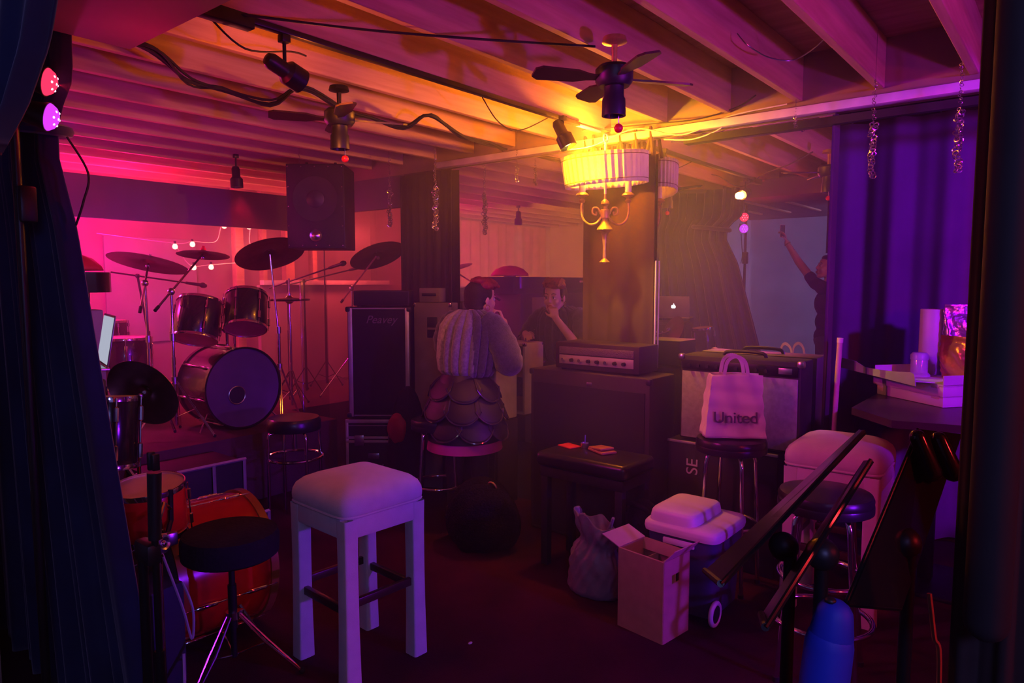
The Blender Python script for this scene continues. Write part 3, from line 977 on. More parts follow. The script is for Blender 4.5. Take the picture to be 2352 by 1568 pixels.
# low flat-frame stool by the stage
t = thing('bar_stool', 'black bar stool with looped chrome frame in front of the stage', 'stool', (2.72, 4.15, 0), R(35), 'round black bar stools')
MB().lathe([(0.0, 0.60), (0.175, 0.60), (0.180, 0.61), (0.180, 0.665), (0.165, 0.685), (0, 0.69)], 40).build('seat', vinyl, t)
for k in range(4):
    a = k * PI / 2 + PI / 4
    T_ = Matrix.Rotation(a, 3, 'Z')
    p = [T_ @ Vector(q) for q in [(0.05, 0, 0.595), (0.15, 0, 0.59), (0.182, 0, 0.555), (0.186, 0, 0.30), (0.19, 0, 0.0)]]
    MB().tube(smooth_path(p, 4), 0.011, 10).build('leg', chrome, t)
MB().ring((0, 0, 0.41), 0.185, 0.010, n=40).build('foot_ring', chrome, t)
MB().cyl((0, 0, 0.45), (0, 0, 0.60), 0.018, n=14).build('post', chrome, t)

# drum throne in the foreground
t = thing('drum_throne', 'round black drum throne on a folding tripod in front of the red drum kit', 'stool', (1.385, 2.575, 0))
MB().lathe([(0.0, 0.52), (0.17, 0.52), (0.183, 0.53), (0.186, 0.555), (0.186, 0.595), (0.178, 0.618), (0.15, 0.628), (0, 0.632)], 48).build('seat', blackcloth, t)
MB().cyl((0, 0, 0.10), (0, 0, 0.53), 0.012, n=12).cyl((0, 0, 0.22), (0, 0, 0.40), 0.017, n=12).build('post', blackmetal, t)
MB().cyl((0, 0, 0.26), (0, 0, 0.29), 0.028, n=14).box((0.03, 0, 0.275), (0.03, 0.02, 0.02), 0.003).build('collar', chrome, t)
for k in range(3):
    a = R(-40) + k * 2 * PI / 3
    c_, s_ = math.cos(a), math.sin(a)
    for s in (-1, 1):
        off = Vector((-s_, c_, 0)) * 0.010 * s
        MB().tube([Vector((c_ * 0.025, s_ * 0.025, 0.275)) + off, Vector((c_ * 0.12, s_ * 0.12, 0.16)) + off * 1.6, Vector((c_ * 0.26, s_ * 0.26, 0.012)) + off * 0.3], 0.005, 6).build('leg', chrome, t)
    MB().tube([(c_ * 0.014, s_ * 0.014, 0.11), (c_ * 0.13, s_ * 0.13, 0.15)], 0.004, 6).build('brace', chrome, t)
    MB().ell((c_ * 0.26, s_ * 0.26, 0.012), 0.013, 10, 8).build('rubber_foot', rubber, t)


# ================================================================ drums
def drum(parent, name, c, axis, r, L, shell, top, bot, lugs=8, hoop=chrome, hoopw=0.006, lugm=chrome):
    M = zdir(axis, c)
    sh_ = MB().lathe([(r * 0.985, -L / 2), (r, -L / 2 + 0.004), (r, L / 2 - 0.004), (r * 0.985, L / 2)], 48, M, cap=False).build(name, shell, parent)
    if top:
        MB().lathe([(0.0, L / 2 - 0.002), (r * 0.97, L / 2), (r * 0.99, L / 2 + 0.003)], 48, M, cap=False).build('drum_head', top, parent)
    if bot:
        MB().lathe([(0.0, -L / 2 + 0.002), (r * 0.97, -L / 2), (r * 0.99, -L / 2 - 0.003)], 48, M, cap=False).build('drum_head', bot, parent)
    for s in (-1, 1):
        mb = MB()
        z = s * L / 2
        if hoop is chrome:
            mb.lathe([(r * 1.0, z - 0.010), (r * 1.03, z - 0.010), (r * 1.035, z + s * 0.0), (r * 1.02, z + 0.010), (r * 0.99, z + 0.010), (r * 1.0, z - 0.010)], 48, M, cap=False)
        else:
            mb.lathe([(r * 0.995, z - 0.018), (r * 1.035, z - 0.018), (r * 1.035, z + 0.018), (r * 0.995, z + 0.018), (r * 0.995, z - 0.018)], 56, M, cap=False)
        mb.build('hoop', hoop, parent)
    for k in range(lugs):
        a = 2 * PI * k / lugs + 0.2
        mb = MB()
        zs_ = [L / 2 + 0.006, L * 0.40, L * 0.38, L * 0.18, L * 0.16, -L * 0.16, -L * 0.18, -L * 0.38, -L * 0.40, -L / 2 - 0.006]
        mb.tube([M @ Vector((math.cos(a) * (r + 0.013), math.sin(a) * (r + 0.013), z_)) for z_ in zs_], [0.003, 0.003, 0.010, 0.010, 0.004, 0.004, 0.010, 0.010, 0.003, 0.003], 8)
        mb.build('lug', lugm, parent)


def tripod(parent, x, y, z0, h, spread, rot=0.0, m=chrome, double=True):
    for k in range(3):
        a = rot + k * 2 * PI / 3
        c_, s_ = math.cos(a), math.sin(a)
        for s in ((-1, 1) if double else (0,)):
            off = Vector((-s_, c_, 0)) * 0.007 * s
            MB().tube([Vector((x + c_ * 0.014, y + s_ * 0.014, z0 + h)) + off, Vector((x + c_ * spread, y + s_ * spread, z0 + 0.012)) + off], 0.005, 6).build('leg', m, parent)
        MB().tube([(x + c_ * 0.010, y + s_ * 0.010, z0 + h * 0.35), (x + c_ * spread * 0.5, y + s_ * spread * 0.5, z0 + h * 0.5)], 0.004, 6).build('brace', m, parent)
        MB().ell((x + c_ * spread, y + s_ * spread, z0 + 0.012), 0.012, 8, 6).build('rubber_foot', rubber, parent)


def cymbal(parent, c, nrm, r, name='cymbal', m=bronze, felt=True):
    M = zdir(nrm, c)
    o = MB().lathe([(0.008, 0.030), (r * 0.09, 0.030), (r * 0.17, 0.018), (r * 0.22, 0.011), (r * 0.6, 0.004), (r, -0.010), (r, -0.012), (r * 0.6, 0.001), (r * 0.22, 0.007), (r * 0.17, 0.013), (r * 0.09, 0.026), (0.008, 0.026)], 64, M, cap=False).build(name, m, parent)
    if felt:
        MB().lathe([(0.0, 0.03), (0.018, 0.03), (0.018, 0.045), (0.010, 0.048), (0.010, 0.062), (0.0, 0.064)], 16, M).build('wing_nut', felt if not isinstance(felt, bool) else steel, parent)
    return o


fwd = Vector((0.775, 0.632, 0))
rgt = Vector((0.632, -0.775, 0))
up = Vector((0, 0, 1))
ZS = 0.5
# --- kit on the stage
t = thing('bass_drum', 'dark bass drum with a purple-lit front head on the stage', 'drum', (2.77, 4.98, ZS), 0, 'drums of the stage kit')
drum(t, 'shell', (0, 0.10, 0.312), (0, -1, 0), 0.30, 0.40, darkgreen, head_dark, head_white, 8, hoop=blackgloss, lugm=steel)
M = zdir((0, -1, 0), (-0.055, 0.10 - 0.203, 0.27))
MB().ring((-0.055, -0.104, 0.262), 0.066, 0.005, n=36, k=6, M=Matrix.Rotation(PI / 2, 4, 'X')).build('port_ring', steel, t)
MB().lathe([(0.0, 0.0), (0.064, 0.0005)], 32, zdir((0, -1, 0), (-0.055, -0.1035, 0.262)), cap=False).build('port_hole', blackpaint, t)
for s in (-1, 1):
    MB().tube([(s * 0.22, 0.0, 0.16), (s * 0.33, -0.06, 0.01)], 0.007, 8).build('spur', chrome, t)
    MB().tube([(s * 0.03, 0.06, 0.60), (s * 0.03, 0.06, 0.79)], 0.011, 8).build('tom_post', chrome, t)
tn = (fwd * 0.10 - up * -1.0)
for nm, c, ax, r, L, lb in [('tom', (2.535, 5.08, 1.325), fwd * 0.42 + up, 0.158, 0.29, 'left dark rack tom with glowing red bottom head above the bass drum'), ('tom', (2.80, 4.86, 1.385), fwd * 0.50 - rgt * 0.12 + up, 0.150, 0.27, 'right dark rack tom with glowing red bottom head above the bass drum')]:
    t = thing('tom_drum', lb, 'drum', c, 0, 'drums of the stage kit')
    drum(t, 'shell', (0, 0, 0), ax, r, L, darkgreen, head_white, head_clear, 6)
    cc = Vector((2.74, 5.04, 1.22)) - Vector(c)
    MB().tube([cc, cc * 0.62 + Vector((0, 0, 0.02)), cc.normalized() * (r + 0.004)], 0.011, 8).build('mount_arm', chrome, t)
t = thing('floor_tom', 'dark floor tom standing left of the stage bass drum', 'drum', (2.30, 5.80, ZS), 0, 'drums of the stage kit')
drum(t, 'shell', (0, 0, 0.48), (0, 0, 1), 0.20, 0.38, darkgreen, head_white, None, 6)
for k in range(3):
    a = k * 2.09 + 0.4
    MB().tube([(math.cos(a) * .21, math.sin(a) * .21, 0.55), (math.cos(a) * .21, math.sin(a) * .21, 0.02)], 0.006, 6).build('leg', chrome, t)
t = thing('snare_drum', 'shallow snare drum behind the left cymbal stand on the stage', 'drum', (2.45, 6.55, ZS), 0, 'drums of the stage kit')
drum(t, 'shell', (0, 0, 0.70), (0, 0, 1), 0.17, 0.14, blackgloss, head_white, None, 8)
tripod(t, 0, 0, 0, 0.35, 0.22, 0.3, double=False)
MB().cyl((0, 0, 0.1), (0, 0, 0.63), 0.011, n=10).build('post', chrome, t)


def cymbal_stand(label, base, ctr, nrm, r, boom=None, spread=0.32, rot=0.3, felt=True, h=0.42, z0=ZS):
    t = thing('cymbal_stand', label, 'cymbal', (base[0], base[1], z0), 0, 'cymbals on stands')
    b = Vector((base[0], base[1], z0))
    c = Vector(ctr) - b
    if boom:
        j = Vector(boom) - b
        d = (c - j).normalized()
        MB().cyl((0, 0, 0.08), (0, 0, j.z * 0.55), 0.014, n=12).cyl((0, 0, j.z * 0.5), j, 0.010, n=12).build('pole', chrome, t)
        MB().ell(j, 0.026, 12, 8).build('tilter', steel, t)
        MB().tube([j - d * 0.22, c - d * 0.01], 0.008, 8).build('boom_arm', chrome, t)
        MB().cyl(j - d * 0.24, j - d * 0.19, 0.012, n=10).build('boom_cap', rubber, t)
        MB().ell(c - Vector(nrm).normalized() * 0.03, 0.016, 10, 8).build('tilter', steel, t)
    else:
        MB().cyl((0, 0, 0.08), (0, 0, c.z * 0.55), 0.014, n=12).cyl((0, 0, c.z * 0.5), (c.x, c.y, c.z - 0.01), 0.009, n=12).build('pole', chrome, t)
    MB().cyl((0, 0, h - 0.02), (0, 0, h + 0.03), 0.022, n=12).build('collar', steel, t)
    MB().cyl((0, 0, c.z * 0.52), (0, 0, c.z * 0.56), 0.020, n=12).build('collar', steel, t)
    tripod(t, 0, 0, 0, h, spread, rot)
    cymbal(t, c, nrm, r, felt=felt)
    return t


cymbal_stand('large dark crash cymbal tilted on a boom stand at the left of the stage', (2.34, 5.46), (2.38, 5.49, 1.757), fwd * 0.27 + rgt * 0.10 + up, 0.285, boom=(2.325, 5.44, 1.60), rot=0.6)
cymbal_stand('small flat splash cymbal with red felt on an angled boom stand', (2.32, 5.02), (2.70, 5.28, 1.825), fwd * 0.16 + up, 0.192, boom=(2.325, 5.025, 1.54), rot=PI, felt=mat('red_felt', (0.7, 0.02, 0.04), 0.8), spread=0.30, h=0.40)
cymbal_stand('tilted crash cymbal on a straight stand right of the bass drum', (3.17, 5.02), (3.13, 5.05, 1.838), fwd * 0.36 - rgt * 0.36 + up, 0.272, rot=0.0, spread=0.17)
cymbal_stand('red lit ride cymbal tilted on a stand behind the bass amplifier', (4.22, 5.42), (4.17, 4.98, 1.855), fwd * 0.36 - rgt * 0.40 + up, 0.255, rot=0.2, boom=(4.22, 5.42, 1.55))
t = thing('hi_hat', 'pair of small hi-hat cymbals on a stand right of the stage drums', 'cymbal', (3.42, 5.24, ZS))
MB().cyl((0, 0, 0.05), (0, 0, 1.14), 0.008, n=10).cyl((0, 0, 0.05), (0, 0, 0.75), 0.013, n=12).build('pole', chrome, t)
tripod(t, 0, 0, 0, 0.35, 0.20, 0.5)
cymbal(t, (0, 0, 0.965), up - fwd * 0.03, 0.17, felt=True)
cymbal(t, (0, 0, 0.955), -up, 0.17, felt=False)


def mic_stand(label, base, top, boom_end, z0=ZS, m=blackmetal, tri=True, mic=True, group='microphone stands'):
    t = thing('microphone_stand', label, 'microphone stand', (base[0], base[1], z0), 0, group)
    b = Vector((base[0], base[1], z0))
    tp = Vector(top) - b
    MB().cyl((0, 0, 0.02), (0, 0, tp.z * 0.6), 0.013, n=10).cyl((0, 0, tp.z * 0.55), tp, 0.009, n=10).build('pole', m, t)
    tripod(t, 0, 0, 0, 0.25, 0.19, 0.9, m, double=False)
    if boom_end is not None:
        e = Vector(boom_end) - b
        d = (e - tp).normalized()
        MB().tube([tp - d * 0.20, e], 0.007, 8).build('boom_arm', m, t)
        MB().ell(tp, 0.020, 10, 8).build('clutch', m, t)
        if mic:
            M = zdir(d, e)
            MB().lathe([(0.0, -0.02), (0.012, -0.02), (0.015, 0.10), (0.024, 0.115), (0.025, 0.135), (0.016, 0.155), (0.0, 0.16)], 18, M).build('microphone', m, t)
    return t


mic_stand('black boom microphone stand reaching right from the stage drums', (3.68, 5.66), (3.68, 5.66, 1.61), (3.86, 5.25, 1.74))
mic_stand('black boom microphone stand angled low between drums and bass cabinet', (4.10, 6.02), (4.10, 6.02, 1.62), (4.28, 5.50, 1.73))
mic_stand('slim microphone stand at the rear of the stage near the timber posts', (4.55, 6.3), (4.55, 6.3, 1.95), None)
mic_stand('boom microphone stand behind the large left crash cymbal', (2.62, 6.1), (2.55, 6.1, 1.66), (2.95, 6.05, 1.60))

# acrylic drum shield
tsh = thing('drum_shield', 'clear acrylic drum shield panel standing right of the stage drums', 'screen', (3.30, 4.71, ZS))
MB().box((0, 0, 0.56), (0.24, 0.008, 1.12), 0.002).build('panel', acrylic, tsh)
MB().box((-0.125, 0, 0.56), (0.012, 0.014, 1.12), 0.003).build('hinge_strip', acrylic, tsh)
# string lights
wp = [(2.4, 6.5, 2.02), (3.06, 6.5, 1.965), (3.22, 6.5, 1.99), (3.45, 6.5, 2.0), (3.54, 6.5, 2.18), (3.80, 6.5, 2.185), (3.84, 6.5, 1.96), (4.3, 6.5, 1.95), (4.47, 6.85, 1.97)]
t = thing('string_lights', 'string of small glowing bulbs draped across the rear of the stage', 'string lights', (3.4, 6.5, 2.1))
off = Vector((3.4, 6.5, 2.1))
MB().tube([p - off for p in smooth_path(wp, 6)], 0.004, 5).build('wire', whitewood, t)
MB().tube([p - off for p in smooth_path([(3.06, 6.5, 1.96), (3.2, 6.52, 1.77), (3.40, 6.5, 1.775), (3.7, 6.52, 1.80), (3.93, 6.5, 1.785), (4.2, 6.5, 1.95)], 6)], 0.004, 5).build('wire', whitewood, t)
for q in [(3.544, 6.5, 2.157), (3.805, 6.5, 2.165), (3.059, 6.5, 1.94), (3.223, 6.5, 1.967), (3.397, 6.5, 1.758), (3.227, 6.5, 1.751), (3.836, 6.5, 1.936), (3.926, 6.5, 1.764)]:
    q = Vector(q) - off
    bo = MB().lathe([(0.0, -0.030), (0.018, -0.024), (0.024, -0.006), (0.018, 0.012), (0.010, 0.022)], 16, Matrix.Translation(q), cap=False).build('bulb', em_string, t)
    MB().cyl(q + Vector((0, 0, 0.02)), q + Vector((0, 0, 0.045)), 0.011, n=10).build('socket', blackplastic, bo)

light('string_bulb_glow', 'POINT', (3.6, 6.35, 1.95), (1.0, 0.16, 0.12), 14, size=0.1)

# black lid on a grey cabinet at the left of the stage, laptop, red lampshade, gear
t = thing('piano', 'black upright piano with thick rounded lid standing at stage left', 'piano', (1.42, 5.15, ZS))
MB().prism([(-1.45, -0.28), (0.36, -0.28), (0.46, -0.22), (0.52, -0.10), (0.52, 0.22), (-1.45, 0.22)], 1.04, 1.17).build('lid', blackgloss, t)
MB().prism([(-1.35, -0.22), (0.28, -0.22), (0.38, -0.12), (0.40, 0.2), (-1.35, 0.2)], 0.98, 1.04).build('top_board', blackgloss, t)
MB().box((-0.5, 0.0, 0.49), (1.66, 0.40, 0.98), 0.01).build('body', mat('piano_case', (0.05, 0.032, 0.03), 0.4), t)
MB().box((-0.2, 0.225, 1.10), (0.10, 0.006, 0.025), 0.002).build('name_plate', steel, t)
t = thing('table_lamp', 'red domed lampshade lamp on the piano lid at stage left', 'lamp', (1.70, 5.15, ZS + 1.17))
MB().lathe([(0.0, 0.13), (0.08, 0.122), (0.16, 0.09), (0.21, 0.04), (0.22, 0.015)], 28, cap=False).build('lamp_shade', mat('red_shade', (0.65, 0.03, 0.05), 0.6), t, solid=0.003)
MB().lathe([(0.07, 0.0), (0.07, 0.01), (0.012, 0.02), (0.012, 0.12)], 20).build('base', steel, t)
t = thing('speaker_cabinet', 'grey speaker box under the black piano lid at stage left', 'speaker', (1.60, 4.70, ZS))
MB().box((0, 0, 0.47), (0.22, 0.24, 0.94), 0.01).build('cabinet', mat('mauve_grey_vinyl', (0.22, 0.19, 0.22), 0.6), t)
MB().ell((0.1, -0.121, 0.75), (0.006, 0.004, 0.006), 8, 6).build('badge', em_violetled, t)
t = thing('laptop', 'open laptop with a glowing white logo on its lid, on the gear rack', 'laptop', (1.12, 3.34, 1.23), R(-104))
MB().box((0, 0, 0.008), (0.33, 0.23, 0.014), 0.004).build('base', steel, t)
lid = MB().box((0, 0, 0), (0.33, 0.006, 0.22), 0.003).build('lid', mat('silver_lid', (0.35, 0.32, 0.34), 0.4, metal=0.6), t, loc=(0, 0.125, 0.125), rot=(R(-10), 0, 0))
MB().box((0, -0.004, 0), (0.31, 0.002, 0.20), 0.0).build('screen', em_screen, lid)
ap = MB()
ap.ell((-0.009, 0.0045, 0), (0.014, 0.002, 0.018), 14, 10).ell((0.009, 0.0045, 0), (0.014, 0.002, 0.018), 14, 10).ell((0.004, 0.0045, 0.026), (0.004, 0.0015, 0.009), 10, 6)
ap.build('lid_logo', em_logo, lid)
t = thing('equipment_rack', 'black rack of mixing gear with violet lights under the laptop', 'rack', (1.13, 3.41, 0), R(-90))
MB().box((0, -0.035, 0.60), (0.44, 0.19, 1.19), 0.01).build('case', tolex, t)
for j in range(4):
    pn = MB().box((0, 0.064, 0.30 + j * 0.25), (0.40, 0.012, 0.22), 0.003).build('panel', blackmetal, t)
    for k in range(6):
        MB().cyl((-0.17 + k * 0.068, 0.070, 0.30 + j * 0.25 + 0.03), (-0.17 + k * 0.068, 0.088, 0.30 + j * 0.25 + 0.03), 0.009, n=10).build('knob', steel, pn)
    MB().box((-0.05, 0.071, 0.26 + j * 0.25), (0.16, 0.004, 0.012), 0.0).build('display', em_violetled if j > 1 else steel, pn)
ps = MB().box((0.724, 3.36, 1.78), (0.008, 0.27, 0.54), 0.002).build('poster', paper)
tag(ps, 'pale blank sheet pinned on the wall, seen in the mirror above the laptop', 'poster')

# --- red kit in the foreground left
t = thing('bass_drum', 'glossy red bass drum lying behind the black drum throne', 'drum', (1.51, 3.07, 0), 0, 'drums of the red kit')
drum(t, 'shell', (0, 0, 0.312), (1, -0.06, 0), 0.295, 0.40, redlac, head_white, head_white, 8, hoop=hoopwood)
for s in (-1, 1):
    MB().tube([(0.02, s * 0.285, 0.2), (0.10, s * 0.36, 0.012)], 0.007, 8).build('spur', chrome, t)
MB().box((-0.10, 0.0, 0.615), (0.06, 0.05, 0.03), 0.008).build('tom_bracket', chrome, t)
t = thing('tom_drum', 'red rack tom with pale head mounted at the left of the red kit', 'drum', (1.20, 2.85, 0.70), 0, 'drums of the red kit')
drum(t, 'shell', (0, 0, 0), fwd * -0.12 + up, 0.135, 0.19, redlac, mat('warm_head', (0.62, 0.36, 0.32), 0.55), None, 6)
MB().tube([(0.10, 0.10, 0.0), (0.17, 0.18, 0.02), (0.21, 0.22, -0.068)], 0.011, 8).build('mount_arm', chrome, t)
t = thing('tom_drum', 'black tom with chrome hoops beside the navy curtain', 'drum', (1.125, 3.02, 1.00), 0, 'drums of the red kit')
drum(t, 'shell', (0, 0, 0.0), fwd * 0.12 + up, 0.105, 0.27, blackgloss, head_white, head_white, 6)
MB().tube([(0, 0.10, -0.02), (0.06, 0.16, -0.08), (0.13, 0.10, -0.24)], 0.011, 8).build('mount_arm', chrome, t)
cymbal_stand('large black cymbal tipped on edge in the shadow by the navy curtain', (1.52, 3.72), (1.37, 3.26, 1.11), fwd * 0.95 + rgt * 0.15 + up * 0.42, 0.168, boom=(1.51, 3.69, 0.99), z0=0.0, rot=0.2, spread=0.22)
t = thing('drum_clamp', 'chrome memory-lock clamp cluster on the red bass drum', 'clamp', (1.13, 2.63, 0.0))
MB().cyl((0, 0, 0), (0, 0, 0.74), 0.012, n=10).build('pole', chrome, t)
mb = MB().ring((0.012, -0.012, 0.63), 0.026, 0.012, n=20, k=8, M=Matrix.Rotation(R(80), 4, 'X') @ Matrix.Rotation(R(20), 4, 'Y'))
mb.build('clamp_ring', steel, t)
MB().box((0.05, 0.0, 0.635), (0.04, 0.03, 0.05), 0.006).build('clamp_block', steel, t)
MB().ell((0.012, -0.014, 0.63), 0.014, 10, 8).build('wing_bolt', chrome, t)
MB().tube([(0.0, 0.0, 0.70), (0.05, 0.05, 0.76), (0.09, 0.08, 0.72)], 0.009, 8).build('arm', chrome, t)
MB().tube([(0.09, 0.08, 0.80), (0.085, 0.075, 0.68), (0.04, 0.03, 0.62)], 0.010, 8).build('elbow', blackmetal, t)
t = thing('kick_pedal', 'chrome kick pedal with two bright rods low by the navy curtain', 'pedal', (1.065, 2.60, 0.0))
MB().tube([(-0.03, 0.03, 0.62), (0.06, -0.02, 0.67)], 0.008, 8).build('rod', chrome, t)
MB().tube([(-0.03, 0.03, 0.565), (0.06, -0.02, 0.60)], 0.007, 8).build('rod', chrome, t)
MB().cyl((0.0, 0.01, 0.0), (0.0, 0.01, 0.64), 0.010, n=10).build('pole', steel, t)
MB().box((0.0, 0.03, 0.02), (0.10, 0.26, 0.03), 0.006).build('footboard', steel, t)
wire('cable', [(1.13, 2.60, 0.60), (1.15, 2.50, 0.42), (1.165, 2.465, 0.30), (1.18, 2.48, 0.40), (1.165, 2.52, 0.50)], 0.005, mat('grey_cable', (0.35, 0.3, 0.36), 0.5), 'grey cable looping down from the red drum kit')
wire('cable', [(1.13, 2.46, 0.26), (1.11, 2.42, 0.14), (1.12, 2.44, 0.02), (1.2, 2.5, 0.01)], 0.006, mat('grey_cable', (0.35, 0.3, 0.36), 0.5), 'short grey cable end lying near the drum throne legs')
t = thing('effects_case', 'low dark equipment case on the floor beneath the red drums', 'case', (1.13, 2.82, 0.0), R(10))
MB().box((0, 0, 0.21), (0.22, 0.26, 0.42), 0.012).build('body', mat('teal_black_case', (0.03, 0.045, 0.06), 0.55), t)
MB().box((0.115, 0.0, 0.30), (0.012, 0.10, 0.03), 0.004).build('handle', steel, t)
t = mic_stand('tall black microphone stand with empty clip in the near foreground', (0.80, 1.88), (0.80, 1.88, 1.02), None, z0=0.0)
MB().cyl((0, 0, 0.92), (0.006, 0.0, 1.10), 0.016, 0.018, n=12).box((0.005, 0.012, 1.13), (0.02, 0.014, 0.05), 0.004).box((0.005, -0.014, 1.13), (0.02, 0.010, 0.045), 0.004).build('clip', blackplastic, t)
MB().box((-0.005, 0.035, 0.88), (0.04, 0.09, 0.06), 0.012).build('clutch', blackplastic, t)
MB().cyl((-0.01, 0.055, 0.03), (-0.01, 0.055, 0.90), 0.013, n=10).build('boom_arm', blackmetal, t)

# aluminium edged steps to the stage
t = thing('stage_steps', 'dark stage steps edged with purple-lit aluminium in front of the drums', 'steps', (2.10, 4.20, 0))
MB().box((0.0, 0.22, 0.22), (0.56, 0.40, 0.44), 0.004).build('upper_step', blackpaint, t)
MB().box((0.0, -0.20, 0.11), (0.40, 0.40, 0.20), 0.004).build('lower_step', blackpaint, t)
for a, b2 in [((-0.29, 0.01, 0.45), (0.29, 0.01, 0.45)), ((0.28, 0.01, 0.45), (0.28, 0.01, 0.02)), ((0.07, 0.005, 0.45), (0.07, 0.005, 0.02)), ((-0.2, -0.40, 0.21), (0.2, -0.40, 0.21)), ((0.2, -0.40, 0.21), (0.2, -0.40, 0.01))]:
    MB().cyl(a, b2, 0.011, n=4).build('edge_trim', alu, t)

# ================================================================ amplifiers and cabinets (local -X is the front)
MX = Matrix.Rotation(-PI / 2, 4, 'Y')
t = thing('bass_cabinet', 'tall black bass amplifier cabinet with silver edge strips and faint script logo', 'amplifier', (3.50, 4.175, 0.56), R(39))
W_, H_, D_ = 0.485, 0.86, 0.32
MB().box((0.16, 0, H_ / 2), (D_, W_, H_), 0.008).build('body', browntolex, t)
MB().box((-0.004, 0, H_ / 2), (0.012, W_ - 0.085, H_ - 0.05), 0.003).build('grille', grille, t)
for s in (-1, 1):
    MB().box((-0.006, s * (W_ / 2 - 0.024), H_ / 2), (0.014, 0.032, H_ - 0.02), 0.003).build('edge_strip', alu, t)
MB().box((-0.008, 0, H_ - 0.014), (0.010, W_ - 0.09, 0.006)).build('top_strip', alu, t)
MB().box((-0.008, 0, 0.020), (0.010, W_ - 0.09, 0.006)).build('bottom_strip', alu, t)
text('Peavey', 0.085, greyletter, t, (-0.012, -0.02, H_ - 0.10), (PI / 2, 0, -PI / 2), 'logo', shear=0.35)
for s in (-1, 1):
    for z in (0.02, H_ - 0.02):
        MB().box((0.0, s * (W_ / 2 - 0.008), z), (0.04, 0.04, 0.04), 0.012).build('corner', blackplastic, t)
t = thing('amplifier_head', 'black amplifier head resting on the tall bass cabinet', 'amplifier', (3.52, 4.165, 1.42), R(39))
MB().box((0.12, 0, 0.065), (0.24, 0.43, 0.115), 0.006).build('body', browntolex, t)
MB().box((-0.002, 0, 0.065), (0.010, 0.41, 0.095), 0.002).build('front_panel', grille, t)
for s in (-1, 1):
    MB().cyl((0.04, s * 0.18, 0.0), (0.04, s * 0.18, 0.012), 0.014, n=10).build('foot', rubber, t)
    MB().cyl((0.20, s * 0.18, 0.0), (0.20, s * 0.18, 0.012), 0.014, n=10).build('foot', rubber, t)
t = thing('road_case', 'black flight case with metal edging and latches under the bass cabinet', 'case', (3.47, 4.19, 0), R(39))
MB().box((0.18, 0, 0.19), (0.36, 0.46, 0.38), 0.006).build('body', blackpaint, t)
MB().box((0.18, 0, 0.475), (0.36, 0.46, 0.15), 0.006).build('lid', blackpaint, t)
for s in (-1, 1):
    MB().box((-0.002, s * 0.225, 0.275), (0.014, 0.022, 0.55), 0.003).build('edge_strip', alu, t)
MB().box((-0.003, 0, 0.535), (0.012, 0.46, 0.028), 0.003).box((-0.003, 0, 0.50), (0.012, 0.46, 0.004), 0.001).build('edge_strip', alu, t)
for z in (0.405, 0.375):
    MB().box((-0.003, 0, z), (0.012, 0.46, 0.022), 0.003).build('edge_strip', alu, t)
for y in (-0.13, 0.13):
    MB().box((-0.008, y, 0.385), (0.016, 0.075, 0.085), 0.006).build('latch', steel, t)
MB().box((-0.006, 0.02, 0.26), (0.014, 0.09, 0.05), 0.006).build('handle', steel, t)
for y in (-0.10, -0.05, 0.0, 0.05, 0.10):
    MB().cyl((-0.006, y, 0.19), (0.002, y, 0.19), 0.007, n=10).build('jack_socket', steel, t)

t = thing('speaker_cabinet', 'grey side-handled speaker cabinet between bass cabinet and corner drape', 'speaker', (3.765, 3.862, 0), R(21.8))
MB().box((0.075, 0, 0.725), (0.15, 0.31, 1.45), 0.008).build('body', greytolex, t)
MB().box((0.0, 0.0, 1.26), (0.012, 0.085, 0.16), 0.006).build('handle_cup', blackplastic, t)
MB().box((-0.006, 0.0, 1.25), (0.012, 0.075, 0.018), 0.004).build('handle', greytolex, t)
for s in (-1, 1):
    MB().box((0.004, s * 0.148, 1.435), (0.03, 0.026, 0.034), 0.008).build('corner', chrome, t)
t = thing('amplifier_head', 'small grey amplifier on top of the grey speaker cabinet', 'amplifier', (3.785, 3.915, 1.452), R(21.8))
MB().box((0.07, 0, 0.055), (0.13, 0.17, 0.11), 0.006).build('body', greytolex, t)
MB().box((-0.001, 0, 0.06), (0.010, 0.12, 0.022), 0.006).build('handle_slot', blackplastic, t)

# cream combo against the mirror
t = thing('combo_amplifier', 'cream open-backed combo amplifier beside the woman, backing onto the mirror', 'amplifier', (3.705, 3.44, 0.62))
MB().box((0.12, -0.262, 0.27), (0.235, 0.024, 0.535), 0.010).box((0.12, 0.262, 0.27), (0.235, 0.024, 0.535), 0.010).box((0.12, 0, 0.525), (0.235, 0.54, 0.024), 0.010).box((0.12, 0, 0.013), (0.235, 0.54, 0.024), 0.010).build('shell', cream, t)
MB().box((0.03, 0, 0.25), (0.02, 0.50, 0.46), 0.002).build('baffle', greygrille, t)
MB().box((0.215, 0, 0.33), (0.012, 0.50, 0.10), 0.002).build('back_panel', kraft, t)
MB().box((0.215, 0, 0.08), (0.012, 0.50, 0.11), 0.002).build('back_panel', kraft, t)
MB().box((0.17, 0, 0.47), (0.08, 0.48, 0.07), 0.002).build('chassis', blackmetal, t)
for s in (-1, 1):
    MB().box((0.225, s * 0.262, 0.525), (0.03, 0.03, 0.03), 0.010).build('corner', chrome, t)
    MB().box((0.015, s * 0.262, 0.525), (0.03, 0.03, 0.03), 0.010).build('corner', chrome, t)
t = thing('speaker_cabinet', 'low dark cabinet carrying the cream combo amplifier', 'speaker', (3.71, 3.44, 0))
MB().box((0.12, 0, 0.31), (0.23, 0.56, 0.615), 0.008).build('body', browntolex, t)
MB().box((-0.003, 0, 0.31), (0.008, 0.52, 0.57), 0.002).build('grille', grille, t)

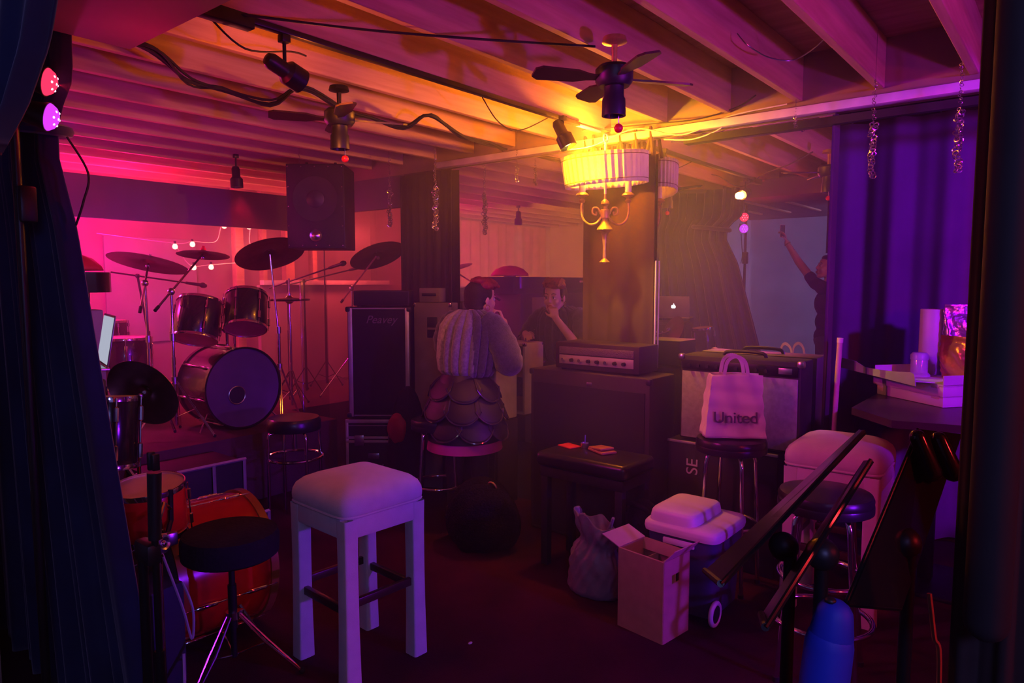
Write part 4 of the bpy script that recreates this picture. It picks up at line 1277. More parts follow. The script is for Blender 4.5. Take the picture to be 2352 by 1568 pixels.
# big black cabinet with valve head
t = thing('speaker_cabinet', 'wide black speaker cabinet beneath the brown drape and chandelier lamp', 'speaker', (3.55, 2.31, 0.0))
MB().box((0.16, 0, 0.53), (0.32, 0.86, 1.05), 0.012).build('body', browntolex, t)
MB().box((-0.004, 0, 0.50), (0.010, 0.80, 0.94), 0.003).build('grille', grille, t)
for s in (-1, 1):
    MB().box((0.01, s * 0.42, 1.035), (0.04, 0.035, 0.04), 0.012).build('corner', blackplastic, t)
MB().box((0.0, -0.02, 0.99), (0.012, 0.035, 0.02), 0.003).build('badge', steel, t)
t = thing('amplifier_head', 'valve amplifier head with a row of knobs on the wide black cabinet', 'amplifier', (3.60, 2.28, 1.056))
MB().box((0.12, 0, 0.092), (0.24, 0.60, 0.165), 0.010).build('body', browntolex, t)
pn = MB().box((-0.003, 0.0, 0.068), (0.008, 0.53, 0.055), 0.002).build('control_panel', mat('brushed_panel', (0.42, 0.34, 0.32), 0.5, metal=0.3), t)
MB().box((-0.003, 0.0, 0.125), (0.008, 0.53, 0.045), 0.002).build('vent_grille', mat('dim_vent', (0.16, 0.12, 0.12), 0.6, bump=0.8, bscale=140), t)
for k in range(8):
    y = 0.23 - k * 0.062
    MB().cyl((-0.004, y, 0.066), (-0.024, y, 0.066), 0.0125, 0.011, n=14).build('knob', chrome if k in (0, 2, 5) else blackplastic, pn)
for s in (-1, 1):
    MB().cyl((0.04, s * 0.26, 0.0), (0.04, s * 0.26, 0.012), 0.016, n=10).cyl((0.04, s * 0.26, 0.0), (0.04, s * 0.26, 0.012), 0.016, n=10).build('foot', rubber, t)

# silver-fronted combo
t = thing('combo_amplifier', 'dark combo amplifier with silver grille cloth behind the paper bag', 'amplifier', (3.745, 1.45, 0.70))
MB().box((0.105, 0, 0.245), (0.21, 0.68, 0.49), 0.012).build('body', tolex, t)
MB().box((-0.003, 0, 0.205), (0.010, 0.65, 0.385), 0.003).build('grille', greygrille, t)
pn = MB().box((-0.004, 0, 0.435), (0.012, 0.65, 0.055), 0.003).build('control_panel', blackmetal, t)
for k in range(9):
    MB().cyl((-0.008, 0.28 - k * 0.055, 0.432), (-0.024, 0.28 - k * 0.055, 0.432), 0.010, n=12).build('knob', blackplastic, pn)
MB().box((-0.011, -0.26, 0.437), (0.004, 0.07, 0.032), 0.001).build('name_plate', steel, pn)
MB().tube(smooth_path([(0.10, 0.12, 0.488), (0.10, 0.10, 0.512), (0.10, 0, 0.518), (0.10, -0.10, 0.512), (0.10, -0.12, 0.488)], 4), 0.010, 8).build('handle', blackplastic, t)
for s in (-1, 1):
    MB().box((0.01, s * 0.335, 0.475), (0.04, 0.04, 0.04), 0.012).build('corner', steel, t)
t = thing('road_case', 'black case with pale upright lettering under the silver-fronted combo', 'case', (3.725, 1.53, 0))
MB().box((0.11, 0, 0.345), (0.225, 0.64, 0.69), 0.008).build('body', blackpaint, t)
MB().box((-0.002, 0, 0.682), (0.012, 0.64, 0.014), 0.002).build('edge_strip', alu, t)
text('SE', 0.10, whitepaint, t, (-0.006, 0.16, 0.545), (PI / 2, -PI / 2, -PI / 2), 'lettering')

# bench
t = thing('bench', 'black padded bench in front of the wide black cabinet with small items on it', 'bench', (3.255, 2.06, 0))
MB().box((0, 0, 0.615), (0.34, 0.58, 0.085), 0.03, seg=4).build('seat', vinyl, t)
MB().box((0, 0, 0.545), (0.30, 0.54, 0.06), 0.006).build('apron', blackpaint, t)
for sx in (-1, 1):
    for sy in (-1, 1):
        MB().box((sx * 0.125, sy * 0.24, 0.26), (0.045, 0.045, 0.52), 0.005).build('leg', blackpaint, t)
cd = MB().box((0, 0, 0.004), (0.085, 0.11, 0.007), 0.002).build('card', redcard, loc=(3.29, 2.255, 0.658), rot=(0, 0, R(-15)))
tag(cd, 'small bright red card lying on the black bench', 'card')
t = thing('tealight_glass', 'tiny clear glass cup standing on the bench between card and wallet', 'glass', (3.315, 2.165, 0.658))
MB().lathe([(0.0, 0.0), (0.020, 0.0), (0.024, 0.03), (0.022, 0.03), (0.018, 0.004), (0.0, 0.004)], 20, cap=False).build('cup', steel, t)
MB().cyl((0, 0, 0.004), (0.004, 0, 0.075), 0.003, n=8).build('straw', mat('blue_straw', (0.2, 0.2, 0.7), 0.4), t)
t = thing('wallet', 'tan leather wallet lying open on the right of the black bench', 'wallet', (3.30, 2.04, 0.658), R(-25))
MB().box((0, 0.0, 0.008), (0.10, 0.15, 0.014), 0.006).build('body', wallet, t)
MB().box((0.0, 0.01, 0.021), (0.09, 0.13, 0.012), 0.005, rot=(R(-6), 0, 0)).build('flap', wallet, t)


def lump(name, m, parent, c, r, seed, amp=0.18, n=40, flat=True, rot=0, wr=5.0):
    rr = random.Random(seed)
    fr = [(rr.uniform(1.5, 4), rr.uniform(1.5, 4), rr.uniform(0, 6), rr.uniform(0.3, 1)) for _ in range(9)]
    def fn(u, v):
        a, b2 = 2 * PI * u, PI * v
        x, y, z = math.sin(b2) * math.cos(a), math.sin(b2) * math.sin(a), math.cos(b2)
        k = sum(f[3] * math.sin(f[0] * x * wr * 0.5 + f[1] * y * wr * 0.5 + f[2] + z * f[0] * 1.3) for f in fr) / 4
        k = 1 + amp * k
        zz = z * k * r[2]
        if flat and zz < -r[2] * 0.72:
            zz = -r[2] * 0.72
        return (x * k * r[0], y * k * r[1], zz)
    mb = MB().grid(fn, n, n // 2, closed_u=True)
    return mb.build(name, m, parent, loc=c, rot=(0, 0, rot), smooth=70)


t = thing('duffel_bag', 'slumped black cloth bag on the floor under the right end of the bench', 'bag', (3.255, 1.76, 0))
lump('body', blackcloth, t, (0, 0, 0.19), (0.078, 0.125, 0.26), 5, 0.12)
MB().tube(smooth_path([(-0.02, 0.08, 0.36), (-0.045, 0.07, 0.43), (-0.045, -0.04, 0.42), (-0.02, -0.08, 0.35)], 6), 0.012, 8).build('handle', blackcloth, t)
t = thing('backpack', 'bulky black fluffy bag on the floor before the stool of the woman', 'bag', (3.10, 2.76, 0))
lump('body', mat('black_fleece', (0.014, 0.012, 0.018), 1.0, bump=1.0, bscale=90, spec=0.05), t, (0, 0, 0.17), (0.20, 0.24, 0.235), 9, 0.12)
MB().ring((0.0, -0.08, 0.385), 0.03, 0.006, n=16, M=Matrix.Rotation(R(70), 4, 'Y')).build('strap_ring', gold, t)
t = thing('backpack', 'dark backpack with a red pocket beside the grey speaker cabinet', 'bag', (3.40, 3.76, 0))
lump('body', blackcloth, t, (0, 0, 0.36), (0.13, 0.14, 0.49), 12, 0.10)
lump('pocket', mat('dark_red_nylon', (0.28, 0.015, 0.02), 0.6), t, (-0.10, -0.01, 0.56), (0.05, 0.085, 0.11), 4, 0.1, flat=False)
t = thing('plastic_sack', 'crumpled grey plastic sack on the floor left of the cardboard box', 'bag', (2.985, 1.885, 0))
rr = random.Random(3)


def sack(u, v):
    a = 2 * PI * u
    h = 0.37 * v
    fold = 0.10 * (abs(math.sin(1.5 * a + 0.6 + 2.2 * v)) - 0.5) + 0.07 * (abs(math.sin(3.5 * a - 3.0 * v + 1)) - 0.5) + 0.045 * math.sin(9 * a + 17 * v) + 0.03 * math.sin(17 * a - 23 * v)
    r = 0.150 * (1.0 - 0.06 * v) * (1 + fold * (0.4 + 0.9 * v))
    r *= 1.0 - 0.30 * math.exp(-((v - 0.70 - 0.06 * math.sin(a)) / 0.13) ** 2)
    if v > 0.75:
        h += (v - 0.75) * 4 * (0.045 * math.cos(a - 2.2) + 0.02 * math.sin(5 * a))
    if v < 0.06:
        r *= 0.9 + v * 1.6
    return (r * math.cos(a) * 0.62 + 0.03 * v * v, r * math.sin(a) * 0.98 - 0.02 * v, h + 0.002)


MB().grid(sack, 96, 48, closed_u=True).add([(0.08 * math.cos(2 * PI * k / 20), 0.125 * math.sin(2 * PI * k / 20), 0.003) for k in range(20)], [tuple(range(20))]).build('sack', polybag, t, smooth=50, solid=0.002)
MB().tube(smooth_path([(0.0, -0.07, 0.33), (0.0, -0.10, 0.39), (-0.01, -0.115, 0.42), (0.0, -0.085, 0.34)], 5), 0.008, 6).build('handle', polybag, t)

# cardboard wine carton
t = thing('cardboard_box', 'open cardboard bottle carton with dividers standing before the cooler', 'box', (2.745, 1.487, 0), R(-8))
bw, bd, bh, tk = 0.25, 0.20, 0.375, 0.005
b_ = MB()
b_.box((0.0, 0, bh / 2), (tk, bw, bh))
b_.box((bd, 0, bh / 2), (tk, bw, bh))
b_.box((bd / 2, bw / 2, bh / 2), (bd, tk, bh))
b_.box((bd / 2, 0, 0.004), (bd, bw, tk))
for (y0, y1, z0, z1) in [(0, 0, 0, 0)]:
    pass
# side panel with a hand hole
hy = -bw / 2
b_.box((bd / 2, hy, 0.13), (bd, tk, 0.26)).box((bd / 2, hy, 0.338), (bd, tk, 0.074)).box((0.03, hy, 0.28), (0.06, tk, 0.045)).box((bd - 0.04, hy, 0.28), (0.08, tk, 0.045))
b_.build('body', cardboard, t)
dv = MB()
for k in (1, 2):
    dv.box((bd / 2, -bw / 2 + bw * k / 3, bh / 2 - 0.02), (bd - 0.01, 0.003, bh - 0.06))
dv.box((bd / 2, 0, bh / 2 - 0.02), (0.003, bw - 0.01, bh - 0.06))
dv.build('divider', cardin, t)


def flap(hinge0, hinge1, out, name):
    MB().quadplate([hinge0, hinge1, Vector(hinge1) + Vector(out), Vector(hinge0) + Vector(out)], 0.004).build(name, cardin, t)


flap((0, bw / 2, bh), (bd, bw / 2, bh), (-0.02, 0.085, 0.045), 'flap')
flap((0, bw / 2, bh), (0, -bw / 2, bh), (0.035, 0.0, -0.03), 'flap')
flap((bd - 0.006, -bw / 2, bh), (bd - 0.006, bw / 2, bh), (-0.012, 0, -0.05), 'flap')
flap((bd, -bw / 2, bh), (0, -bw / 2, bh), (0.015, -0.045, 0.055), 'flap')

# cooler
t = thing('cooler', 'white-lidded slate blue wheeled cooler standing behind the cardboard box', 'cooler', (3.175, 1.42, 0))
def tub(u, v):
    a = 2 * PI * u
    ca, sa = math.cos(a), math.sin(a)
    e = 0.25
    k = 0.90 + 0.10 * v
    return (math.copysign(abs(ca) ** e, ca) * 0.185 * k, math.copysign(abs(sa) ** e, sa) * 0.178 * k, 0.035 + 0.365 * v)
MB().grid(tub, 64, 10, closed_u=True).add([(math.copysign(abs(math.cos(a)) ** .25, math.cos(a)) * 0.166, math.copysign(abs(math.sin(a)) ** .25, math.sin(a)) * 0.16, 0.036) for a in [2 * PI * i / 32 for i in range(32)]], [tuple(range(32))]).build('tub', blueplastic, t, smooth=50)
def lidf(u, v):
    a = 2 * PI * u
    ca, sa = math.cos(a), math.sin(a)
    e = 0.26
    rr_ = [1.0, 1.06, 1.08, 1.07, 1.02, 0.92, 0.6, 0.001]
    zz_ = [0.0, 0.004, 0.022, 0.040, 0.052, 0.058, 0.060, 0.060]
    q = v * 7
    i = min(6, int(q))
    f = q - i
    r = rr_[i] * (1 - f) + rr_[i + 1] * f
    z = zz_[i] * (1 - f) + zz_[i + 1] * f
    return (math.copysign(abs(ca) ** e, ca) * 0.188 * r, math.copysign(abs(sa) ** e, sa) * 0.181 * r, 0.402 + z)
ld = MB().grid(lidf, 64, 21, closed_u=True).build('lid', whiteplastic, t, smooth=50)
def domef(u, v):
    a = 2 * PI * u
    ca, sa = math.cos(a), math.sin(a)
    e = 0.30
    rr_ = [1.0, 0.985, 0.955, 0.90, 0.80, 0.5, 0.001]
    zz_ = [0.0, 0.025, 0.045, 0.055, 0.060, 0.062, 0.062]
    q = v * 6
    i = min(5, int(q))
    f = q - i
    r = rr_[i] * (1 - f) + rr_[i + 1] * f
    z = zz_[i] * (1 - f) + zz_[i + 1] * f
    return (math.copysign(abs(ca) ** e, ca) * 0.176 * r - 0.010, math.copysign(abs(sa) ** e, sa) * 0.125 * r + 0.045, 0.455 + z)
MB().grid(domef, 64, 18, closed_u=True).build('lid_dome', whiteplastic, ld, smooth=50)
for s in (-1, 1):
    wh = MB().ring((-0.145, s * 0.158 - 0.012 , 0.062), 0.050, 0.012, n=32, k=10, M=Matrix.Rotation(PI / 2, 4, 'X')).build('wheel', whiteplastic, t, label='white ring wheel')
    MB().cyl((-0.145, s * 0.158 - 0.020, 0.062), (-0.145, s * 0.158 - 0.004, 0.062), 0.041, n=24).build('hub', blackplastic, wh)
MB().box((-0.188, 0.0, 0.375), (0.014, 0.16, 0.03), 0.006).build('latch', whiteplastic, t)
MB().tube([(0.182, -0.10, 0.30), (0.196, -0.09, 0.31), (0.196, 0.09, 0.31), (0.182, 0.10, 0.30)], 0.007, 8).build('handle', blackplastic, t)

# paper bag on the stool
t = thing('paper_bag', 'white paper shopping bag printed with dark lettering on the black bar stool', 'bag', (3.515, 1.385, 0.808), R(35))
def bagf(u, v):
    w0, d0 = 0.150, 0.085
    w1, d1 = 0.128, 0.045
    pts = [(-1, -1), (1, -1), (1, 1), (-1, 1)]
    q = u * 4
    i = int(q) % 4
    f = q - int(q)
    a, b2 = pts[i], pts[(i + 1) % 4]
    x, y = a[0] + (b2[0] - a[0]) * f, a[1] + (b2[1] - a[1]) * f
    w_, d_ = w0 + (w1 - w0) * v, d0 + (d1 - d0) * v
    # gusset folds in
    gus = 0.35 * v if (i in (1, 3)) else 0.0
    x *= 1 - gus * (1 - abs(2 * f - 1)) * 0.5
    wob = 0.006 * math.sin(9 * u * 6.28 + 5 * v) + 0.004 * math.sin(23 * v + 8 * u)
    return (y * (d_ + wob), -x * (w_ + wob * 0.5) - 0.012 * v, 0.002 + 0.318 * v + (0.006 * math.sin(12 * u) if v > 0.95 else 0))
bg = MB().grid(bagf, 64, 24, closed_u=True)
bg.add([(-0.085, -0.15, 0.003), (0.085, -0.15, 0.003), (0.085, 0.15, 0.003), (-0.085, 0.15, 0.003)], [(0, 1, 2, 3)])
bg.build('bag', paper, t, smooth=35, solid=0.0015)
for s in (-1, 1):
    P_ = smooth_path([(s * 0.045, 0.055, 0.27), (s * 0.045, 0.052, 0.34), (s * 0.046, 0.038, 0.395), (s * 0.048, 0.0, 0.418), (s * 0.046, -0.045, 0.395), (s * 0.045, -0.062, 0.34), (s * 0.045, -0.064, 0.27)], 5)
    mb = MB()
    for i in range(len(P_) - 1):
        a, b2 = P_[i], P_[i + 1]
        tx = Vector((1, 0, 0)) * 0.0012
        dirn = (b2 - a).normalized()
        nn = Vector((0, 0, 1)).cross(Vector((1, 0, 0)))
        wv = Vector((1, 0, 0)).cross(dirn) * 0.009
        mb.add([a - wv - tx, a + wv - tx, a + wv + tx, a - wv + tx, b2 - wv - tx, b2 + wv - tx, b2 + wv + tx, b2 - wv + tx], [(0, 1, 5, 4), (1, 2, 6, 5), (2, 3, 7, 6), (3, 0, 4, 7)])
    mb.build('handle', paper, t)
text('United', 0.082, ink, t, (-0.0815, 0.0, 0.105), (R(83), 0, -PI / 2), 'lettering', ext=0.0035)

# ================================================================ pizza table
t = thing('table', 'dark high table in the right corner holding the pizza boxes', 'table', (3.95, 0.58, 0))
MB().prism([(-0.20, 0.285), (-0.44, 0.06), (-0.35, -0.30), (0.72, -0.30), (0.72, 0.29)], 0.945, 0.98).build('tabletop', toptable, t)
MB().box((0.28, 0.0, 0.48), (0.07, 0.07, 0.93), 0.01).build('leg', blackmetal, t)
MB().box((0.28, 0.0, 0.012), (0.5, 0.5, 0.024), 0.01).build('base', blackmetal, t)
PR = math.atan2(0.777, 0.63)


def pz(name, label, off, z, L, op=False):
    # local x runs along the edge facing the room (towards the mirror), local y = depth
    t = thing('pizza_box', label, 'box', (4.02 + off[0], 0.51 + off[1], z), PR, 'pizza boxes on the table')
    if not op:
        MB().box((L / 2, -0.20, 0.025), (L, 0.40, 0.050), 0.003).build('tray', pizzabox, t)
        MB().box((L / 2, -0.20, 0.0525), (L + 0.006, 0.405, 0.004), 0.001).build('lid', pizzabox, t)
        MB().box((0.05, 0.001, 0.045), (0.05, 0.004, 0.012), 0.001).build('tab', pizzabox, t)
    else:
        mb = MB().box((L / 2, -0.20, 0.002), (L, 0.40, 0.004))
        mb.box((L / 2, -0.398, 0.025), (L, 0.004, 0.05)).box((0.002, -0.20, 0.025), (0.004, 0.40, 0.05)).box((L - 0.002, -0.20, 0.025), (0.004, 0.40, 0.05))
        mb.build('tray', pizzabox, t)
        MB().quadplate([(0.05, -0.005, 0.006), (L, -0.005, 0.006), (L + 0.06, 0.14, 0.045), (0.03, 0.14, 0.020)], 0.004).build('lid', pizzabox, t)
        M = Matrix.Translation((0, 0.142, 0.0))
        poly = [(0.02, 0.0), (L + 0.10, 0.028), (L + 0.09, 0.085), (L - 0.02, 0.078), (L - 0.10, 0.052), (L - 0.20, 0.052), (0.16, 0.056), (0.06, 0.066), (0.03, 0.058)]
        MB().prism(poly, -0.002, 0.002, M @ Matrix.Rotation(PI / 2, 4, 'X')).build('lid_flap', pizzaback, t, label='grey back of the drooping lid flap')
    return t


pz('pizza_box', 'closed white pizza box at the bottom of the stack on the table', (0.0, 0.0), 0.981, 0.46)
pz('pizza_box', 'closed white pizza box in the middle of the stack', (-0.012, 0.0), 1.0365, 0.49)
pz('pizza_box', 'open white pizza box on top of the stack with its lid drooping', (-0.012, 0.0), 1.092, 0.48, True)
t = thing('paper_towel_roll', 'white paper towel roll standing behind the open pizza box', 'paper towel', (4.485, 0.638, 1.0965))
MB().lathe([(0.020, 0.0), (0.060, 0.0), (0.062, 0.004), (0.062, 0.356), (0.060, 0.36), (0.020, 0.36), (0.020, 0.0)], 40, cap=False).build('roll', whiteplastic, t)
MB().lathe([(0.018, 0.002), (0.020, 0.002), (0.020, 0.362), (0.018, 0.362)], 24, cap=False).build('core', kraft, t)
t = thing('plastic_jar', 'small clear plastic jar with rounded lid beside the paper towel roll', 'jar', (4.325, 0.668, 1.0965))
MB().lathe([(0.0, 0.0), (0.055, 0.0), (0.055, 0.01), (0.042, 0.022), (0.042, 0.09), (0.036, 0.10)], 28, cap=False).build('jar', mat('clear_lilac_plastic', (0.55, 0.5, 0.72), 0.12, spec=0.8), t)
MB().lathe([(0.044, 0.09), (0.044, 0.115), (0.034, 0.128), (0.0, 0.130)], 28, cap=False).build('lid', mat('lilac_lid', (0.5, 0.45, 0.75), 0.3), t)


def pouch(name, m, label, c, w_, h_, d_, rz, seed, lean):
    t = thing('snack_bag', label, 'snack bag', c, rz, 'snack bags on the pizza table')
    rr = random.Random(seed)
    def fn(u, v):
        a = 2 * PI * u
        ca, sa = math.cos(a), math.sin(a)
        bul = max(0.04, math.sin(PI * min(1, max(0, (v - 0.02) / 0.9)))) ** 0.6
        x = math.copysign(abs(ca) ** 0.7, ca) * w_ / 2 * (1 + 0.04 * math.sin(7 * v * 6 + a * 2))
        y = sa * d_ / 2 * bul * (1 + 0.25 * math.sin(5 * a + 8 * v + seed))
        return (x, y + lean * v, h_ * v + 0.003)
    MB().grid(fn, 48, 28, closed_u=True).build('pouch', m, t, smooth=50)
    MB().box((0, lean, h_ + 0.008), (w_ * 0.97, 0.004, 0.022), 0.001, rot=(0, 0, 0)).build('crimped_seal', m, t)
    return t


pouch('snack_bag', foil, 'tall purple silver snack bag standing behind the pizza boxes', (4.442, 0.506, 1.0965), 0.15, 0.37, 0.06, R(-65), 2, 0.01)
pouch('snack_bag', foilred, 'orange red snack bag slumped in front of the silver one', (4.275, 0.487, 1.0965), 0.19, 0.21, 0.08, PR, 5, 0.02)
br = MB().tube([(3.945, 1.02, 0.0), (3.965, 0.985, 1.30)], 0.014, 10)
bo = br.build('broom_handle', pinkwood)
tag(bo, 'pale wooden broom handle leaning between white stool and pizza table', 'broom')
MB().tube([(3.9648, 0.9855, 1.285), (3.9652, 0.9845, 1.31)], 0.016, 10).build('end_cap', candle, bo)

# ================================================================ right foreground: music stands
def music_stand(label, q, pole, knob, legs=True):
    t = thing('music_stand', label, 'music stand', (pole[0], pole[1], 0), 0, 'black music stands')
    o = Vector((pole[0], pole[1], 0))
    MB().quadplate([Vector(p) - o for p in q], 0.006).build('desk', blackgloss, t)
    nb, fb = Vector(q[1]) - o, Vector(q[2]) - o
    MB().tube([nb, fb], 0.006, 8).build('desk_ledge', blackmetal, t)
    MB().tube([Vector(q[0]) - o, nb], 0.0035, 6).build('desk_edge', blackgloss, t)
    k = Vector(knob) - o
    MB().ell(k, 0.026, 16, 10).build('tilt_knob', blackplastic, t)
    MB().cyl((0, 0, 0.02), (0, 0, k.z - 0.01), 0.011, n=12).cyl((0, 0, 0.02), (0, 0, k.z * 0.6), 0.015, n=12).build('pole', blackmetal, t)
    for j in range(3):
        a = j * 2.094 + 0.3
        MB().tube([(0, 0, 0.10), (math.cos(a) * 0.20, math.sin(a) * 0.20, 0.010)], 0.008, 8).build('leg', blackmetal, t)
    return t


music_stand('black music stand nearest the cooler with orange sheen on its tilted desk', [(1.408, 0.302, 1.325), (1.033, 0.418, 1.128), (1.25, 0.538, 1.046), (1.628, 0.359, 1.285)], (1.236, 0.375), (1.249, 0.391, 1.13))
music_stand('black music stand in the middle of three at the lower right', [(1.249, 0.256, 1.31), (0.975, 0.327, 1.109), (1.06, 0.362, 1.085), (1.33, 0.284, 1.288)], (1.15, 0.300), (1.15, 0.300, 1.17))
ms = music_stand('black music stand at far right with two glossy clips on top', [(1.40, 0.213, 1.342), (1.15, 0.262, 1.10), (1.28, 0.21, 1.06), (1.52, 0.165, 1.32)], (1.32, 0.205), (1.32, 0.212, 1.16))
for a, b2 in [((1.365, 0.208, 1.335), (1.375, 0.186, 1.275)), ((1.395, 0.180, 1.33), (1.40, 0.158, 1.275))]:
    o = Vector((1.32, 0.205, 0))
    MB().cap(Vector(a) - o, Vector(b2) - o, 0.013, 0.017, 14).build('clip', blackgloss, ms)
bt = thing('bottle', 'blue padded bottle propped at the foot of the picture by the music stands', 'bottle', (1.0, 0.285, 0.0))
MB().cap((0.0, 0.0, 0.62), (0.032, -0.030, 1.085), 0.036, 0.033, 20).build('body', bluecloth, bt)
MB().cyl((0.0, 0.0, 0.0), (0.0, 0.0, 0.60), 0.012, n=10).build('stand_post', blackmetal, bt)
MB().cap((0.034, -0.032, 1.10), (0.036, -0.034, 1.125), 0.030, 0.026, 20).build('cap', bluecloth, bt)
MB().ell((0.030, -0.030, 1.150), (0.008, 0.008, 0.005), 10, 8).build('cap_hole', blackplastic, bt)
wire('cable', [(1.298, 0.170, 1.09), (1.297, 0.160, 1.02), (1.30, 0.150, 0.95), (1.30, 0.15, 0.5), (1.32, 0.15, 0.01)], 0.004, kraft, 'pale cord hanging down behind the music stands')
t = thing('guitar_case', 'dark padded bag hanging from the black post at the right edge', 'case', (1.125, 0.068, 0.0))
MB().cap((0.02, 0.012, 1.13), (0.02, 0.012, 2.10), 0.028, 0.028, 20).build('body', rubber, t)
MB().tube([(0.02, 0.012, 2.12), (0.02, 0.012, 2.40)], 0.006, 8).build('strap', blackcloth, t)
t = thing('shelf_unit', 'dim wall shelf with coloured bottles at the extreme right edge', 'shelf', (1.75, -0.14, 0.0))
for z in (0.62, 0.98, 1.30, 1.62, 1.96):
    MB().box((0, 0, z), (0.16, 0.42, 0.02), 0.003).build('shelf', blackpaint, t)
MB().box((0.085, 0, 1.0), (0.012, 0.42, 2.0), 0.002).build('back', darkwall, t)
for s in (-1, 1):
    MB().box((0, s * 0.21, 1.0), (0.16, 0.012, 2.0), 0.002).build('side', blackpaint, t)
cols = [mat('green_glass', (0.03, 0.35, 0.10), 0.15), mat('amber_glass', (0.45, 0.20, 0.03), 0.15), mat('red_label_glass', (0.5, 0.08, 0.05), 0.2), mat('tan_label_glass', (0.5, 0.35, 0.2), 0.3)]
names = ['green', 'amber', 'red', 'tan']
i = 0
for z in (0.99, 1.31, 1.63, 1.97):
    for y in (-0.05, 0.02):
        bo = MB().lathe([(0.0, 0.001), (0.032, 0.001), (0.034, 0.01), (0.034, 0.15), (0.014, 0.19), (0.012, 0.24), (0.0, 0.24)], 20).build('bottle', cols[i % 4], loc=(1.74, y, z))
        tag(bo, '%s bottle on the dim right-edge shelf, %s tier %s' % (names[i % 4], {0.99: 'lowest', 1.31: 'second', 1.63: 'third', 1.97: 'highest'}[z], 'inner' if y < 0 else 'outer'), 'bottle', 'bottles on the right-edge shelf')
        i += 1


sc = MB().ell((0, 0, 0.004), (0.012, 0.008, 0.004), 10, 6).build('paper_scrap', paper, loc=(2.196, 2.031, 0.0))
tag(sc, 'tiny pale scrap lying alone on the wine-coloured floor', 'scrap')


# ================================================================ people
def solid_body(name, mb, voxel, m, parent, smooth=6, fac=0.5):
    o = mb.build('tmp', m, None, smooth=0)
    rm = o.modifiers.new('r', 'REMESH')
    rm.mode = 'VOXEL'
    rm.voxel_size = voxel
    sm = o.modifiers.new('s', 'SMOOTH')
    sm.iterations = smooth
    sm.factor = fac
    bpy.context.view_layer.update()
    me = bpy.data.meshes.new_from_object(o.evaluated_get(bpy.context.evaluated_depsgraph_get()))
    me.name = name
    bpy.data.objects.remove(o)
    me.polygons.foreach_set('use_smooth', [True] * len(me.polygons))
    r = bpy.data.objects.new(name, me)
    C.objects.link(r)
    r.parent = parent
    if not me.materials:
        me.materials.append(m)
    return r


def hand(mb, wrist, d, palm, side, curl, s=1.0):
    """wrist point, finger direction, palm normal (where fingers curl to), thumb side"""
    d, palm, side = Vector(d).normalized(), Vector(palm), Vector(side)
    palm = (palm - d * palm.dot(d)).normalized()
    side = (side - d * side.dot(d) - palm * side.dot(palm)).normalized()
    w0 = Vector(wrist)
    for k in range(4):
        off = side * (0.030 - 0.019 * k) * s
        mb.cap(w0 + off * 0.6 + d * 0.012 * s, w0 + off + d * 0.075 * s, 0.013 * s, 0.011 * s, 8)
        L = [0.040, 0.044, 0.041, 0.032][k] * s
        p = w0 + off + d * 0.078 * s
        ang = 0.0
        for j in range(3):
            ang += curl * [0.9, 1.1, 0.8][j] + 0.06 * k
            dd = d * math.cos(ang) + palm * math.sin(ang)
            q = p + dd * L * [1.0, 0.72, 0.55][j]
            mb.cap(p, q, (0.0090 - 0.0008 * j) * s, (0.0085 - 0.001 * j) * s, 8)
            p = q
    p = w0 + side * 0.028 * s + d * 0.02 * s
    q = p + (d * 0.6 + side * 0.7 + palm * 0.35).normalized() * 0.042 * s
    mb.cap(p, q, 0.013 * s, 0.010 * s, 8)
    q2 = q + (d * 0.75 + side * 0.1 + palm * 0.6).normalized() * 0.032 * s
    mb.cap(q, q2, 0.010 * s, 0.008 * s, 8)


def head(mb, c, f, tilt_up=Vector((0, 0, 1)), s=1.0):
    f = Vector(f).normalized()
    u = (tilt_up - f * tilt_up.dot(f)).normalized()
    l = u.cross(f)
    Mh = Matrix(((f.x, l.x, u.x, c[0]), (f.y, l.y, u.y, c[1]), (f.z, l.z, u.z, c[2]), (0, 0, 0, 1)))
    def E(p, r):
        r = (r, r, r) if isinstance(r, float) else r
        o = MB().ell((0, 0, 0), r, 20, 14)
        mb.add(o.v, o.f, Mh @ Matrix.Scale(s, 4) @ Matrix.Translation(p))
    def Cp(a, b2, r0, r1):
        mb.cap(Mh @ (Vector(a) * s), Mh @ (Vector(b2) * s), r0 * s, r1 * s, 10)
    E((-0.012, 0, 0.035), (0.096, 0.076, 0.095))
    E((0.030, 0, -0.020), (0.064, 0.062, 0.085))
    E((0.040, 0, 0.050), (0.052, 0.058, 0.050))
    Cp((0.066, 0, -0.098), (0.052, 0, -0.088), 0.020, 0.030)
    for q in (-1, 1):
        E((0.062, q * 0.034, -0.030), (0.028, 0.026, 0.028))
        E((0.084, q * 0.030, 0.024), (0.010, 0.022, 0.008))
        E((-0.004, q * 0.078, -0.008), (0.018, 0.009, 0.030))
        Cp((0.0, q * 0.056, -0.05), (0.05, q * 0.028, -0.092), 0.020, 0.018)
        E((0.098, q * 0.011, -0.030), (0.010, 0.008, 0.008))
    Cp((0.090, 0, 0.018), (0.110, 0, -0.024), 0.009, 0.0115)
    E((0.090, 0, -0.058), (0.014, 0.024, 0.008))
    E((0.088, 0, -0.069), (0.014, 0.020, 0.008))
    return Mh @ Matrix.Scale(s, 4)


